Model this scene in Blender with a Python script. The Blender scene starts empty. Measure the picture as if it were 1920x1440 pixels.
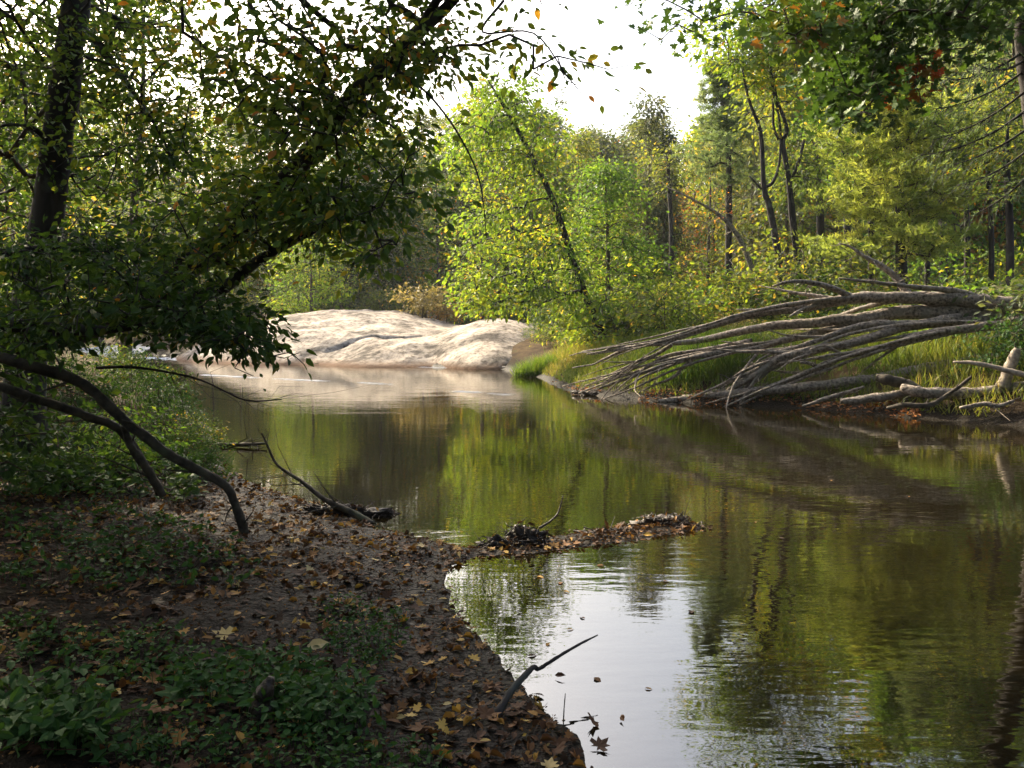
import bpy, math, time
import numpy as np
from mathutils import Vector

T0 = time.time()
rng = np.random.default_rng(11)
C = bpy.context.scene.collection
EYE, F, HZ = 1.65, 1567.0, 615.0          # eye height, focal length in photo pixels, horizon row
PIT = math.atan((720 - HZ) / F)

def ray(px, py):
    u, v = (px - 960) / F, (720 - py) / F
    return np.array([u, math.cos(PIT) + v * math.sin(PIT), -math.sin(PIT) + v * math.cos(PIT)])
def P(px, py, d):                          # point of the place seen at a photo pixel, d metres ahead
    r = ray(px, py); return r * (d / r[1]) + np.array([0, 0, EYE])
def G(px, py, z=0.0):                      # the same, on a level z
    r = ray(px, py); return r * ((z - EYE) / r[2]) + np.array([0, 0, EYE])
def topz(py, d): return (HZ - py) / F * d + EYE

# ------------------------------------------------------------------ noise
def hash3(i, j, k):
    h = (i * 374761393 + j * 668265263 + k * 2147483647 + 1013904223) & 0xFFFFFFFF
    h = ((h ^ (h >> 13)) * 1274126177) & 0xFFFFFFFF
    return ((h ^ (h >> 16)) & 0xFFFF) / 65535.0
def vnoise(p):
    p = np.asarray(p, float)
    f = np.floor(p); t = p - f; i = f.astype(np.int64); t = t * t * (3 - 2 * t)
    out = 0
    for a in (0, 1):
        for b in (0, 1):
            for c in (0, 1):
                w = (t[:, 0] if a else 1 - t[:, 0]) * (t[:, 1] if b else 1 - t[:, 1]) * (t[:, 2] if c else 1 - t[:, 2])
                out = out + w * hash3(i[:, 0] + a, i[:, 1] + b, i[:, 2] + c)
    return out
def fbm(p, o=4):
    s, a, n = 0, 0.5, 0
    for k in range(o):
        s = s + a * vnoise(np.asarray(p) * 2 ** k + 17.3 * k); n += a; a *= 0.5
    return s / n * 2 - 1
def sst(a, b, x):
    t = np.clip((x - a) / (b - a), 0, 1); return t * t * (3 - 2 * t)

# ------------------------------------------------------------------ mesh helpers
class MB:
    """collects points and faces of one mesh"""
    def __init__(s): s.V, s.F, s.tone, s.mi, s.n, s.sm = [], [], [], [], 0, []
    def add(s, V, faces, tone=None, mi=0, smooth=False):
        V = np.asarray(V, float).reshape(-1, 3)
        for f in faces:
            f = np.asarray(f, np.int64); s.F.append(f + s.n); m = len(f)
            s.mi.append(np.full(m, mi)); s.sm.append(np.full(m, smooth))
        if tone is None: tone = [np.full(len(f), 0.5) for f in faces]
        s.tone += [np.asarray(t, float) for t in tone]
        s.V.append(V); s.n += len(V)
    def build(s, name, mats, parent=None, base=None):
        V = np.concatenate(s.V) if s.V else np.zeros((0, 3))
        if base is not None: V = V - np.asarray(base)
        me = bpy.data.meshes.new(name)
        me.vertices.add(len(V)); me.vertices.foreach_set('co', V.astype(np.float32).ravel())
        loops = np.concatenate([f.ravel() for f in s.F]); cnt = np.concatenate([np.full(len(f), f.shape[1]) for f in s.F])
        me.loops.add(len(loops)); me.loops.foreach_set('vertex_index', loops.astype(np.int32))
        st = np.concatenate([[0], np.cumsum(cnt)[:-1]])
        me.polygons.add(len(cnt)); me.polygons.foreach_set('loop_start', st.astype(np.int32))
        me.polygons.foreach_set('material_index', np.concatenate(s.mi).astype(np.int32))
        me.polygons.foreach_set('use_smooth', np.concatenate(s.sm).astype(bool))
        a = me.attributes.new('tone', 'FLOAT', 'FACE'); a.data.foreach_set('value', np.concatenate(s.tone).astype(np.float32))
        me.update(calc_edges=True); me.validate()
        for m in (mats if isinstance(mats, (list, tuple)) else [mats]): me.materials.append(m)
        o = bpy.data.objects.new(name, me); C.objects.link(o)
        if parent is not None: o.parent = parent
        if base is not None and parent is None: o.location = base
        return o

def tag(o, label=None, cat=None, group=None, kind=None):
    if label: o['label'] = label
    if cat: o['category'] = cat
    if group: o['group'] = group
    if kind: o['kind'] = kind
    return o
def empty(name, loc, label, cat, group=None):
    o = bpy.data.objects.new(name, None); C.objects.link(o); o.location = loc; o.empty_display_size = 0.2
    return tag(o, label, cat, group)
def copy_thing(o, loc, rz, sc, label, group, mat=None):
    c = o.copy(); C.objects.link(c); c.location = loc; c.rotation_euler = (0, 0, rz); c.scale = sc
    c['label'] = label; c['group'] = group
    for ch in list(o.children):
        d = ch.copy(); C.objects.link(d); d.parent = c
        if mat and ch.name.startswith('crown'):
            d.material_slots[0].link = 'OBJECT'; d.material_slots[0].material = mat
    return c

def unit(v): return v / np.maximum(np.linalg.norm(v, axis=-1, keepdims=True), 1e-9)
def spline(pts, n):
    """Catmull-Rom through rows of pts (any columns), n samples a span"""
    p = np.asarray(pts, float); q = np.vstack([2 * p[0] - p[1], p, 2 * p[-1] - p[-2]]); out = []
    for i in range(1, len(q) - 2):
        t = np.linspace(0, 1, n, endpoint=False)[:, None]
        a, b, c, d = q[i - 1], q[i], q[i + 1], q[i + 2]
        out.append(0.5 * (2 * b + (c - a) * t + (2 * a - 5 * b + 4 * c - d) * t ** 2 + (3 * b - a - 3 * c + d) * t ** 3))
    return np.vstack(out + [p[-1:]])
def tube(mb, pts, rad, sides=8, rough=0.0, seed=0, tone=0.5, mi=0, wob=0.0):
    """closed, tapering round bar along pts"""
    pts = np.asarray(pts, float); rad = np.broadcast_to(np.asarray(rad, float), (len(pts),)).copy(); n = len(pts)
    if wob: pts = pts + (np.stack([fbm(pts * 2.3 + seed + 31 * k, 2) for k in range(3)], 1)) * wob
    t = unit(np.gradient(pts, axis=0)); up = np.array([0, 0, 1.0]) if abs(t[0][2]) < 0.9 else np.array([1.0, 0, 0])
    ns = np.zeros_like(pts); u = unit(np.cross(up, t[0]))
    for i in range(n):
        u = unit(u - t[i] * np.dot(u, t[i])); ns[i] = u
    bs = np.cross(t, ns); a = np.linspace(0, 2 * math.pi, sides, endpoint=False)
    V = pts[:, None] + rad[:, None, None] * (np.cos(a)[None, :, None] * ns[:, None] + np.sin(a)[None, :, None] * bs[:, None])
    if rough:
        d = fbm(V.reshape(-1, 3) / max(rad.max(), .02) * 1.3 + seed, 3).reshape(n, sides, 1)
        V = V + (V - pts[:, None]) * d * rough
    V = V.reshape(-1, 3); i = np.arange(n - 1)[:, None] * sides; j = np.arange(sides)[None]; j2 = (j + 1) % sides
    q = np.stack([i + j, i + j2, i + j2 + sides, i + j + sides], -1).reshape(-1, 4)
    V = np.vstack([V, pts[:1], pts[-1:]]); k = np.arange(sides); k2 = (k + 1) % sides; e = (n - 1) * sides
    c1 = np.stack([k2, k, np.full(sides, n * sides)], -1); c2 = np.stack([e + k, e + k2, np.full(sides, n * sides + 1)], -1)
    mb.add(V, [q, c1, c2], [np.full(len(q), tone), np.full(sides, tone), np.full(sides, tone)], mi, True)

# leaf templates: x = side, y = along, z = normal
def T_ovate():
    V = np.array([[0, 0, 0], [0, .35, -.02], [0, .7, -.03], [0, 1, -.1], [-.24, .3, .07], [-.22, .62, .05], [.24, .3, .07], [.22, .62, .05]])
    return V, [np.array([[0, 6, 1], [0, 1, 4], [2, 7, 3], [2, 3, 5]]), np.array([[1, 6, 7, 2], [1, 2, 5, 4]])]
def T_rhomb():
    V = np.array([[0, 0, 0], [.26, .5, .06], [0, 1, -.06], [-.26, .5, .06]])
    return V, [np.array([[0, 1, 2, 3]])]
def T_maple():
    th = [-90, -60, -38, -20, 5, 22, 40, 62, 75, 90, 105, 118, 140, 158, 175, 200, 218, 240]
    r = [.12, .45, .28, .55, .62, .34, .62, .4, .5, .72, .5, .4, .62, .34, .62, .55, .28, .45]
    a = np.radians(th); r = np.array(r)
    V = np.stack([r * np.cos(a), r * np.sin(a) + .12, .22 * r ** 2], 1); V = np.vstack([V, [0, .12, 0]]); n = len(th); k = np.arange(n)
    return V, [np.stack([k, (k + 1) % n, np.full(n, n)], 1)]
def T_needle():
    return np.array([[-.03, 0, 0], [.03, 0, 0], [0, 1, -.05]]), [np.array([[0, 1, 2]])]
def T_blade():
    V = np.array([[-.5, 0, 0], [.5, 0, 0], [-.4, .5, .06], [.4, .5, .06], [0, 1, -.12]])
    return V, [np.array([[0, 1, 3, 2]]), np.array([[2, 3, 4]])]
def put(mb, tpl, pos, axis, nrm, size, tone, mi=0, width=None):
    """copies of a leaf template: axis = along the leaf, nrm = roughly its upper side"""
    V, Fs = tpl; n = len(pos)
    if n == 0: return
    y = unit(axis); x = unit(np.cross(y, nrm)); z = np.cross(x, y)
    size = np.broadcast_to(size, (n,)); w = size if width is None else np.broadcast_to(width, (n,))
    W = (V[None, :, 0, None] * x[:, None] * w[:, None, None] + V[None, :, 1, None] * y[:, None] * size[:, None, None]
         + V[None, :, 2, None] * z[:, None] * size[:, None, None]) + pos[:, None]
    off = (np.arange(n) * len(V))[:, None, None]
    mb.add(W.reshape(-1, 3), [(f[None] + off).reshape(-1, f.shape[1]) for f in Fs], [np.repeat(tone, len(f)) for f in Fs], mi)
def rdir(n, up=0.0, flat=1.0):
    v = rng.normal(size=(n, 3)); v[:, 2] = v[:, 2] * flat + up; return unit(v)

def edges_tubes(mb, A, B, ra, rb, mi=1, sides=4, tone=.5):
    n = len(A); t = unit(B - A); up = np.where(np.abs(t[:, 2:3]) < .9, [[0, 0, 1.0]], [[1.0, 0, 0]])
    u = unit(np.cross(up, t)); v = np.cross(t, u); a = np.linspace(0, 2 * math.pi, sides, endpoint=False)
    ring = np.cos(a)[None, :, None] * u[:, None] + np.sin(a)[None, :, None] * v[:, None]
    V = np.concatenate([A[:, None] + ring * ra[:, None, None], B[:, None] + ring * rb[:, None, None]], 1)
    j = np.arange(sides); q = np.stack([j, (j + 1) % sides, (j + 1) % sides + sides, j + sides], 1)
    mb.add(V.reshape(-1, 3), [(q[None] + (np.arange(n) * 2 * sides)[:, None, None]).reshape(-1, 4)], [np.full(n * sides, tone)], mi, True)

def grow(pts, rad, attr, seg=0.35, lift=0.12, wl=0.25, rtip=0.003, rmax=0.6, far=None, jit=.12):
    """branches from a stem (pts, rad) out to the points attr; returns nodes, parents, radii, tips"""
    pts = np.asarray(pts, float); n0 = len(pts); cap = n0 + int(len(attr) * 40) + 10
    N = np.zeros((cap, 3)); N[:n0] = pts; par = np.full(cap, -1); par[1:n0] = np.arange(n0 - 1)
    L = np.zeros(cap); n = n0; tips = []
    attr = np.asarray(attr); d0 = np.min(np.linalg.norm(attr[:, None] - pts[None], axis=2), 1)
    for k in np.argsort(d0):
        a = attr[k]; dv = a - N[:n]; d = np.linalg.norm(dv, axis=1)
        cost = d + wl * L[:n] + 0.25 * np.maximum(0, -dv[:, 2])
        b = int(np.argmin(cost)); dist = d[b]; m = max(1, int(round(dist / seg)))
        if n + m >= cap: break
        s = N[b]; c = (s + a) / 2 + np.array([0, 0, lift * dist]) + rng.normal(size=3) * jit * dist; prev = b
        for i in range(1, m + 1):
            t = i / m; q = (1 - t) ** 2 * s + 2 * t * (1 - t) * c + t * t * a
            if i < m: q = q + rng.normal(size=3) * .03 * seg
            N[n] = q; par[n] = prev; L[n] = L[prev] + np.linalg.norm(q - N[prev]); prev = n; n += 1
        tips.append(prev)
    N, par = N[:n], par[:n]; w = np.zeros(n); w[tips] += 1
    for i in range(n - 1, n0 - 1, -1):
        if par[i] >= n0: w[par[i]] += w[i]
    r = rtip * np.maximum(w, 1) ** .5
    for i in range(n0, n): r[i] = min(r[i], (rad[par[i]] * rmax if par[i] < n0 else r[par[i]]))
    r[:n0] = rad
    return N, par, r, np.array(tips), n0

def crown(name, mats, N, par, r, tips, n0, tpl, leaf, per, spread, parent, base, flat=.45, droop=-.35, along=3, clump=1.0, tone=None, bare=False, up=1.0, tonesh=0.0, edge=True):
    """twigs and leaves of one crown"""
    mb = MB()
    if not bare:
        tp = np.repeat(np.asarray(tips), per); m = len(tp)
        back = rng.integers(0, along + 1, m); node = tp.copy()
        for k in range(along):
            mv = (back > k) & (par[node] >= n0); node[mv] = par[node[mv]]
        f = rng.random(m)[:, None]; pn = np.where(par[node] >= 0, par[node], node)
        on = N[node] * f + N[pn] * (1 - f)
        off = rng.normal(size=(m, 3)) * np.array([1, 1, flat]) * spread
        pos = on + off
        out = unit(off + (N[node] - N[pn]) * .8 + 1e-6); ax = out * .9 + rdir(m) * .5; ax[:, 2] += droop
        nr = rdir(m, up * 1.3)
        tt = np.clip(.5 + .30 * fbm(N[tp] * clump * .9 + 5.1, 2) * 2 + rng.normal(size=m) * .16 + tonesh, 0, 1) if tone is None else tone(pos)
        put(mb, tpl, pos, ax, nr, leaf * (0.5 + .8 * rng.random(m)), tt)
    if edge:
        e = np.arange(n0, len(N)); 
        edges_tubes(mb, N[par[e]], N[e], np.minimum(r[par[e]], r[e] * 1.25), r[e])
    return mb.build(name, mats, parent, base)

# ------------------------------------------------------------------ materials
def mat(name):
    m = bpy.data.materials.new(name); m.use_nodes = True; nt = m.node_tree; nt.nodes.clear()
    out = nt.nodes.new('ShaderNodeOutputMaterial'); return m, nt, out
def nd(nt, t, **k):
    n = nt.nodes.new(t)
    for a, b in k.items():
        if a.startswith('i_'): n.inputs[int(a[2:]) if a[2:].isdigit() else a[2:].replace('_', ' ')].default_value = b
        else: setattr(n, a, b)
    return n
def ramp(nt, stops, fac):
    r = nd(nt, 'ShaderNodeValToRGB'); e = r.color_ramp.elements
    while len(e) < len(stops): e.new(0.5)
    for el, (p, c) in zip(e, stops): el.position = p; el.color = (*c, 1)
    nt.links.new(fac, r.inputs[0]); return r.outputs[0]
def leaf_mat(name, stops, trans=.45, tgain=1.8, rough=.55, spec=.14):
    m, nt, out = mat(name); L = nt.links.new
    at = nd(nt, 'ShaderNodeAttribute', attribute_name='tone'); oi = nd(nt, 'ShaderNodeObjectInfo')
    ad = nd(nt, 'ShaderNodeMath', operation='MULTIPLY_ADD'); L(oi.outputs['Random'], ad.inputs[0]); ad.inputs[1].default_value = .16; L(at.outputs['Fac'], ad.inputs[2])
    su = nd(nt, 'ShaderNodeMath', operation='SUBTRACT'); L(ad.outputs[0], su.inputs[0]); su.inputs[1].default_value = .08
    col = ramp(nt, stops, su.outputs[0])
    b = nd(nt, 'ShaderNodeBsdfPrincipled'); L(col, b.inputs['Base Color']); b.inputs['Roughness'].default_value = rough
    b.inputs['Specular IOR Level'].default_value = spec
    tr = nd(nt, 'ShaderNodeBsdfTranslucent'); mx = nd(nt, 'ShaderNodeMix', data_type='RGBA', blend_type='MULTIPLY'); mx.inputs[0].default_value = 1
    L(col, mx.inputs[6]); mx.inputs[7].default_value = (tgain * 1.1, tgain, tgain * .45, 1); L(mx.outputs[2], tr.inputs[0])
    ms = nd(nt, 'ShaderNodeMixShader'); ms.inputs[0].default_value = trans; L(b.outputs[0], ms.inputs[1]); L(tr.outputs[0], ms.inputs[2]); L(ms.outputs[0], out.inputs[0])
    return m
def bark_mat(name, c1, c2, c3=None, scale=9, stretch=.15, bump=.5, rough=.85):
    m, nt, out = mat(name); L = nt.links.new; tc = nd(nt, 'ShaderNodeTexCoord'); mp = nd(nt, 'ShaderNodeMapping'); mp.inputs['Scale'].default_value = (1, 1, stretch) if stretch else (1, 1, 1)
    L(tc.outputs['Object'], mp.inputs[0]); n = nd(nt, 'ShaderNodeTexNoise'); n.inputs['Scale'].default_value = scale; n.inputs['Detail'].default_value = 6; L(mp.outputs[0], n.inputs[0])
    n2 = nd(nt, 'ShaderNodeTexNoise'); n2.inputs['Scale'].default_value = 3.5; n2.inputs['Detail'].default_value = 4; L(tc.outputs['Object'], n2.inputs[0])
    col = ramp(nt, [(.32, c1), (.68, c2)], n.outputs[0])
    if c3:
        k = nd(nt, 'ShaderNodeMapRange'); k.inputs[1].default_value = .55; k.inputs[2].default_value = .68; L(n2.outputs[0], k.inputs[0])
        mx = nd(nt, 'ShaderNodeMix', data_type='RGBA'); L(k.outputs[0], mx.inputs[0]); L(col, mx.inputs[6]); mx.inputs[7].default_value = (*c3, 1); col = mx.outputs[2]
    b = nd(nt, 'ShaderNodeBsdfPrincipled'); L(col, b.inputs['Base Color']); b.inputs['Roughness'].default_value = rough; b.inputs['Specular IOR Level'].default_value = .2
    bp = nd(nt, 'ShaderNodeBump'); bp.inputs['Strength'].default_value = bump; bp.inputs['Distance'].default_value = .03; L(n.outputs[0], bp.inputs['Height']); L(bp.outputs[0], b.inputs['Normal'])
    L(b.outputs[0], out.inputs[0]); return m

M = {}
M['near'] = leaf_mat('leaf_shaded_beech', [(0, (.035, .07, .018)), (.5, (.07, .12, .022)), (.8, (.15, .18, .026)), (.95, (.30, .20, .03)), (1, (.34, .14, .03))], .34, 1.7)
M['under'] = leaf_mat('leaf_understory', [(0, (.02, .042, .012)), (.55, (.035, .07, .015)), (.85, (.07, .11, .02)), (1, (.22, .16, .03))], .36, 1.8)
M['yellow'] = leaf_mat('leaf_yellow_green', [(0, (.05, .10, .018)), (.4, (.095, .16, .022)), (.75, (.18, .22, .028)), (.93, (.32, .27, .035)), (1, (.40, .20, .04))], .5, 1.7)
M['bright'] = leaf_mat('leaf_bright_green', [(0, (.035, .08, .018)), (.6, (.08, .155, .025)), (1, (.20, .25, .04))], .46, 1.7)
M['olive'] = leaf_mat('leaf_olive', [(0, (.035, .06, .02)), (.5, (.075, .10, .025)), (.85, (.15, .16, .03)), (1, (.30, .20, .04))], .5, 2.0)
M['greyg'] = leaf_mat('leaf_grey_green', [(0, (.04, .06, .035)), (.6, (.08, .10, .05)), (1, (.15, .15, .06))], .38, 1.5)
M['orange'] = leaf_mat('leaf_orange_brown', [(0, (.10, .09, .03)), (.45, (.22, .13, .035)), (.8, (.34, .15, .035)), (1, (.40, .11, .03))], .45, 1.5)
M['oak'] = leaf_mat('leaf_oak', [(0, (.025, .055, .018)), (.6, (.05, .10, .02)), (.88, (.09, .15, .025)), (.95, (.30, .12, .02)), (1, (.38, .06, .015))], .22, 1.5)
M['pine'] = leaf_mat('needle_blue_green', [(0, (.05, .085, .05)), (.6, (.09, .135, .075)), (1, (.17, .19, .09))], .5, 1.9)
M['pineyel'] = leaf_mat('needle_yellow_green', [(0, (.07, .115, .03)), (.5, (.14, .185, .05)), (1, (.25, .275, .075))], .55, 2.0)
M['grass'] = leaf_mat('grass_blade', [(0, (.035, .075, .016)), (.5, (.085, .13, .024)), (.8, (.16, .165, .042)), (1, (.26, .20, .10))], .4, 1.5)
M['lush'] = leaf_mat('grass_lush', [(0, (.04, .09, .015)), (.6, (.085, .15, .022)), (1, (.19, .23, .05))], .45, 1.5)
M['tan'] = leaf_mat('dry_brush', [(0, (.10, .09, .04)), (.5, (.24, .20, .09)), (1, (.40, .32, .16))], .35, 1.4)
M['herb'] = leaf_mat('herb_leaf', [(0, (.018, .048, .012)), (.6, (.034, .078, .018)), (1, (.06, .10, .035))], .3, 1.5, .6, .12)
M['dead'] = leaf_mat('dead_leaf', [(0, (.03, .017, .01)), (.25, (.075, .035, .016)), (.5, (.16, .075, .024)), (.72, (.27, .145, .035)), (.88, (.40, .25, .055)), (1, (.42, .33, .17))], .15, 1.2, .7, .14)
M['russet'] = leaf_mat('russet_leaf', [(0, (.07, .03, .015)), (.5, (.20, .075, .025)), (1, (.36, .17, .07))], .2, 1.2)
M['barkd'] = bark_mat('bark_dark', (.010, .008, .007), (.04, .033, .028), (.06, .062, .05))
M['barkb'] = bark_mat('bark_brown', (.035, .026, .02), (.10, .078, .06))
M['twig'] = bark_mat('twig_brown', (.03, .022, .016), (.075, .055, .04), stretch=0)
M['dwood'] = bark_mat('weathered_wood', (.04, .033, .027), (.29, .24, .19), (.15, .135, .11), 18, 0, 1.0)
M['dwoodpale'] = bark_mat('pale_dry_wood', (.15, .12, .095), (.32, .27, .21), None, 16, 0, .5)
M['wet'] = bark_mat('wet_rotten_wood', (.010, .007, .005), (.045, .03, .02), None, 22, 0, 1.0, .5)
M['deadstem'] = bark_mat('mossy_dead_stem', (.02, .016, .012), (.075, .06, .042), (.06, .065, .035), 12, 0, .8)

def ground_mat():
    m, nt, out = mat('bank_soil'); L = nt.links.new
    ge = nd(nt, 'ShaderNodeNewGeometry'); sx = nd(nt, 'ShaderNodeSeparateXYZ'); L(ge.outputs['Position'], sx.inputs[0])
    n1 = nd(nt, 'ShaderNodeTexNoise'); n1.inputs['Scale'].default_value = 2.2; n1.inputs['Detail'].default_value = 7; L(ge.outputs['Position'], n1.inputs[0])
    n2 = nd(nt, 'ShaderNodeTexNoise'); n2.inputs['Scale'].default_value = 26; n2.inputs['Detail'].default_value = 6; L(ge.outputs['Position'], n2.inputs[0])
    n3 = nd(nt, 'ShaderNodeTexNoise'); n3.inputs['Scale'].default_value = .35; n3.inputs['Detail'].default_value = 4; L(ge.outputs['Position'], n3.inputs[0])
    soil = ramp(nt, [(.3, (.004, .003, .002)), (.5, (.010, .0072, .0045)), (.75, (.023, .0165, .010))], n2.outputs[0])
    litter = ramp(nt, [(.35, (.03, .019, .010)), (.55, (.07, .045, .020)), (.7, (.035, .042, .015))], n1.outputs[0])
    mx = nd(nt, 'ShaderNodeMix', data_type='RGBA'); L(soil, mx.inputs[6]); L(litter, mx.inputs[7])
    k = nd(nt, 'ShaderNodeMapRange'); k.inputs[1].default_value = .12; k.inputs[2].default_value = .7; L(sx.outputs[2], k.inputs[0]); L(k.outputs[0], mx.inputs[0])
    # river bed: tan sand and silt under the water
    bed = ramp(nt, [(.35, (.085, .052, .02)), (.5, (.16, .10, .038)), (.66, (.24, .16, .065))], n3.outputs[0])
    kb = nd(nt, 'ShaderNodeMapRange'); kb.inputs[1].default_value = -.10; kb.inputs[2].default_value = -.02; L(sx.outputs[2], kb.inputs[0])
    m2 = nd(nt, 'ShaderNodeMix', data_type='RGBA'); L(kb.outputs[0], m2.inputs[0]); L(bed, m2.inputs[6]); L(mx.outputs[2], m2.inputs[7])
    b = nd(nt, 'ShaderNodeBsdfPrincipled'); L(m2.outputs[2], b.inputs['Base Color']); b.inputs['Specular IOR Level'].default_value = .05
    wet = nd(nt, 'ShaderNodeMapRange'); wet.inputs[1].default_value = .03; wet.inputs[2].default_value = .22; wet.inputs[3].default_value = .45; wet.inputs[4].default_value = .9
    L(sx.outputs[2], wet.inputs[0]); L(wet.outputs[0], b.inputs['Roughness'])
    bp = nd(nt, 'ShaderNodeBump'); bp.inputs['Strength'].default_value = 1.0; bp.inputs['Distance'].default_value = .05; L(n2.outputs[0], bp.inputs['Height']); L(bp.outputs[0], b.inputs['Normal'])
    L(b.outputs[0], out.inputs[0]); return m
def water_mat():
    m, nt, out = mat('river_water'); L = nt.links.new
    ge = nd(nt, 'ShaderNodeNewGeometry')
    def wav(sx, sy, sc, det):
        mp = nd(nt, 'ShaderNodeMapping'); mp.inputs['Scale'].default_value = (sx, sy, 1); mp.inputs['Rotation'].default_value = (0, 0, .12); L(ge.outputs['Position'], mp.inputs[0])
        n = nd(nt, 'ShaderNodeTexNoise'); n.inputs['Scale'].default_value = sc; n.inputs['Detail'].default_value = det; n.inputs['Roughness'].default_value = .45; L(mp.outputs[0], n.inputs[0]); return n.outputs[0]
    a, b_ = wav(.55, 1.6, 6.5, 2.0), wav(.5, 1.2, 1.2, 1.0)
    pat = wav(1, 1, .22, 2.0)                                   # patches of breeze
    k = nd(nt, 'ShaderNodeMapRange'); k.inputs[1].default_value = .38; k.inputs[2].default_value = .65; k.inputs[3].default_value = .35; k.inputs[4].default_value = 1.0; L(pat, k.inputs[0])
    m1 = nd(nt, 'ShaderNodeMath', operation='MULTIPLY'); L(a, m1.inputs[0]); L(k.outputs[0], m1.inputs[1])
    h = nd(nt, 'ShaderNodeMath', operation='MULTIPLY_ADD'); L(b_, h.inputs[0]); h.inputs[1].default_value = 1.6; L(m1.outputs[0], h.inputs[2])
    bp = nd(nt, 'ShaderNodeBump'); bp.inputs['Strength'].default_value = 1.0; bp.inputs['Distance'].default_value = .0025; L(h.outputs[0], bp.inputs['Height'])
    fr = nd(nt, 'ShaderNodeFresnel'); fr.inputs[0].default_value = 1.95; L(bp.outputs[0], fr.inputs['Normal'])
    gl = nd(nt, 'ShaderNodeBsdfGlossy'); gl.inputs['Roughness'].default_value = .02; gl.inputs['Color'].default_value = (1, .985, .95, 1); L(bp.outputs[0], gl.inputs['Normal'])
    tr = nd(nt, 'ShaderNodeBsdfTransparent'); tr.inputs[0].default_value = (.22, .18, .09, 1)
    df = nd(nt, 'ShaderNodeBsdfDiffuse'); df.inputs[0].default_value = (.013, .010, .004, 1)
    ms = nd(nt, 'ShaderNodeMixShader'); ms.inputs[0].default_value = .45; L(tr.outputs[0], ms.inputs[1]); L(df.outputs[0], ms.inputs[2])
    mf = nd(nt, 'ShaderNodeMixShader'); L(fr.outputs[0], mf.inputs[0]); L(ms.outputs[0], mf.inputs[1]); L(gl.outputs[0], mf.inputs[2]); L(mf.outputs[0], out.inputs[0]); return m
def rock_mat():
    m, nt, out = mat('granite'); L = nt.links.new; ge = nd(nt, 'ShaderNodeNewGeometry'); sx = nd(nt, 'ShaderNodeSeparateXYZ'); L(ge.outputs['Position'], sx.inputs[0])
    def no(s, d, mpz=None):
        n = nd(nt, 'ShaderNodeTexNoise'); n.inputs['Scale'].default_value = s; n.inputs['Detail'].default_value = d; n.inputs['Roughness'].default_value = .65; L(ge.outputs['Position'], n.inputs[0]); return n.outputs[0]
    c = ramp(nt, [(.38, (.075, .065, .055)), (.48, (.235, .203, .168)), (.62, (.40, .345, .28))], no(.7, 10)); sp = ramp(nt, [(.38, (.45, .43, .41)), (.52, (1, 1, 1))], no(4.5, 7))
    mx = nd(nt, 'ShaderNodeMix', data_type='RGBA', blend_type='MULTIPLY'); mx.inputs[0].default_value = 1; L(c, mx.inputs[6]); L(sp, mx.inputs[7])
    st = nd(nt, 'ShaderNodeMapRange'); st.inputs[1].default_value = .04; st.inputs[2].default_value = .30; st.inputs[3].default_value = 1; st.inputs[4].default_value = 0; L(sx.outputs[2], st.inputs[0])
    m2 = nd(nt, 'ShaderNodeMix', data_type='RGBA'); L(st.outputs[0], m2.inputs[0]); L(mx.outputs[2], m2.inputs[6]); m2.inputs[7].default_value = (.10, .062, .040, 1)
    b = nd(nt, 'ShaderNodeBsdfPrincipled'); L(m2.outputs[2], b.inputs['Base Color']); b.inputs['Roughness'].default_value = .95; b.inputs['Specular IOR Level'].default_value = .04
    bp = nd(nt, 'ShaderNodeBump'); bp.inputs['Strength'].default_value = .8; bp.inputs['Distance'].default_value = .12; L(no(2.5, 8), bp.inputs['Height']); L(bp.outputs[0], b.inputs['Normal']); L(b.outputs[0], out.inputs[0]); return m
def plain(name, c, rough=.8):
    m, nt, out = mat(name); b = nd(nt, 'ShaderNodeBsdfPrincipled'); n = nd(nt, 'ShaderNodeTexNoise'); n.inputs['Scale'].default_value = 6; n.inputs['Detail'].default_value = 6
    g = nd(nt, 'ShaderNodeNewGeometry'); nt.links.new(g.outputs['Position'], n.inputs[0])
    nt.links.new(ramp(nt, [(.3, tuple(x * .7 for x in c)), (.7, c)], n.outputs[0]), b.inputs['Base Color']); b.inputs['Roughness'].default_value = rough; nt.links.new(b.outputs[0], out.inputs[0]); return m
M['ground'], M['water'], M['rock'] = ground_mat(), water_mat(), rock_mat()
M['sand'] = plain('pale_sand', (.62, .55, .47)); M['foam'] = plain('foam', (.85, .85, .85), .6)

# ------------------------------------------------------------------ terrain
near = [(1100, 1440), (1065, 1375), (1005, 1310), (950, 1260), (900, 1200), (856, 1140), (836, 1095), (852, 1062), (890, 1045), (1000, 1038), (1100, 1024), (1250, 1003), (1318, 991),
        (1308, 979), (1200, 983), (1080, 1001), (1000, 1016), (905, 1026), (862, 1024), (800, 1012), (700, 990), (640, 958), (500, 918), (420, 882), (400, 842), (390, 802), (330, 742), (225, 690)]
far = [(1920, 800), (1700, 783), (1500, 765), (1300, 757), (1150, 746), (1075, 736), (1042, 722), (1003, 705), (966, 693), (860, 690), (700, 684), (560, 680), (480, 675), (400, 671), (300, 666), (200, 658)]
river = [G(a, b)[:2] for a, b in far] + [np.array(q, float) for q in ((-44, 74), (-75, 90), (-120, 100), (-120, 80), (-70, 66), (-40, 50), (-24, 42))]
river += [G(a, b)[:2] for a, b in near[::-1]] + [np.array(q, float) for q in ((.75, 1.8), (1.0, -4), (1.5, -25), (22, -25), (16, -2), (12.2, 6), (10, 11))]
river = np.array(river)
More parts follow.
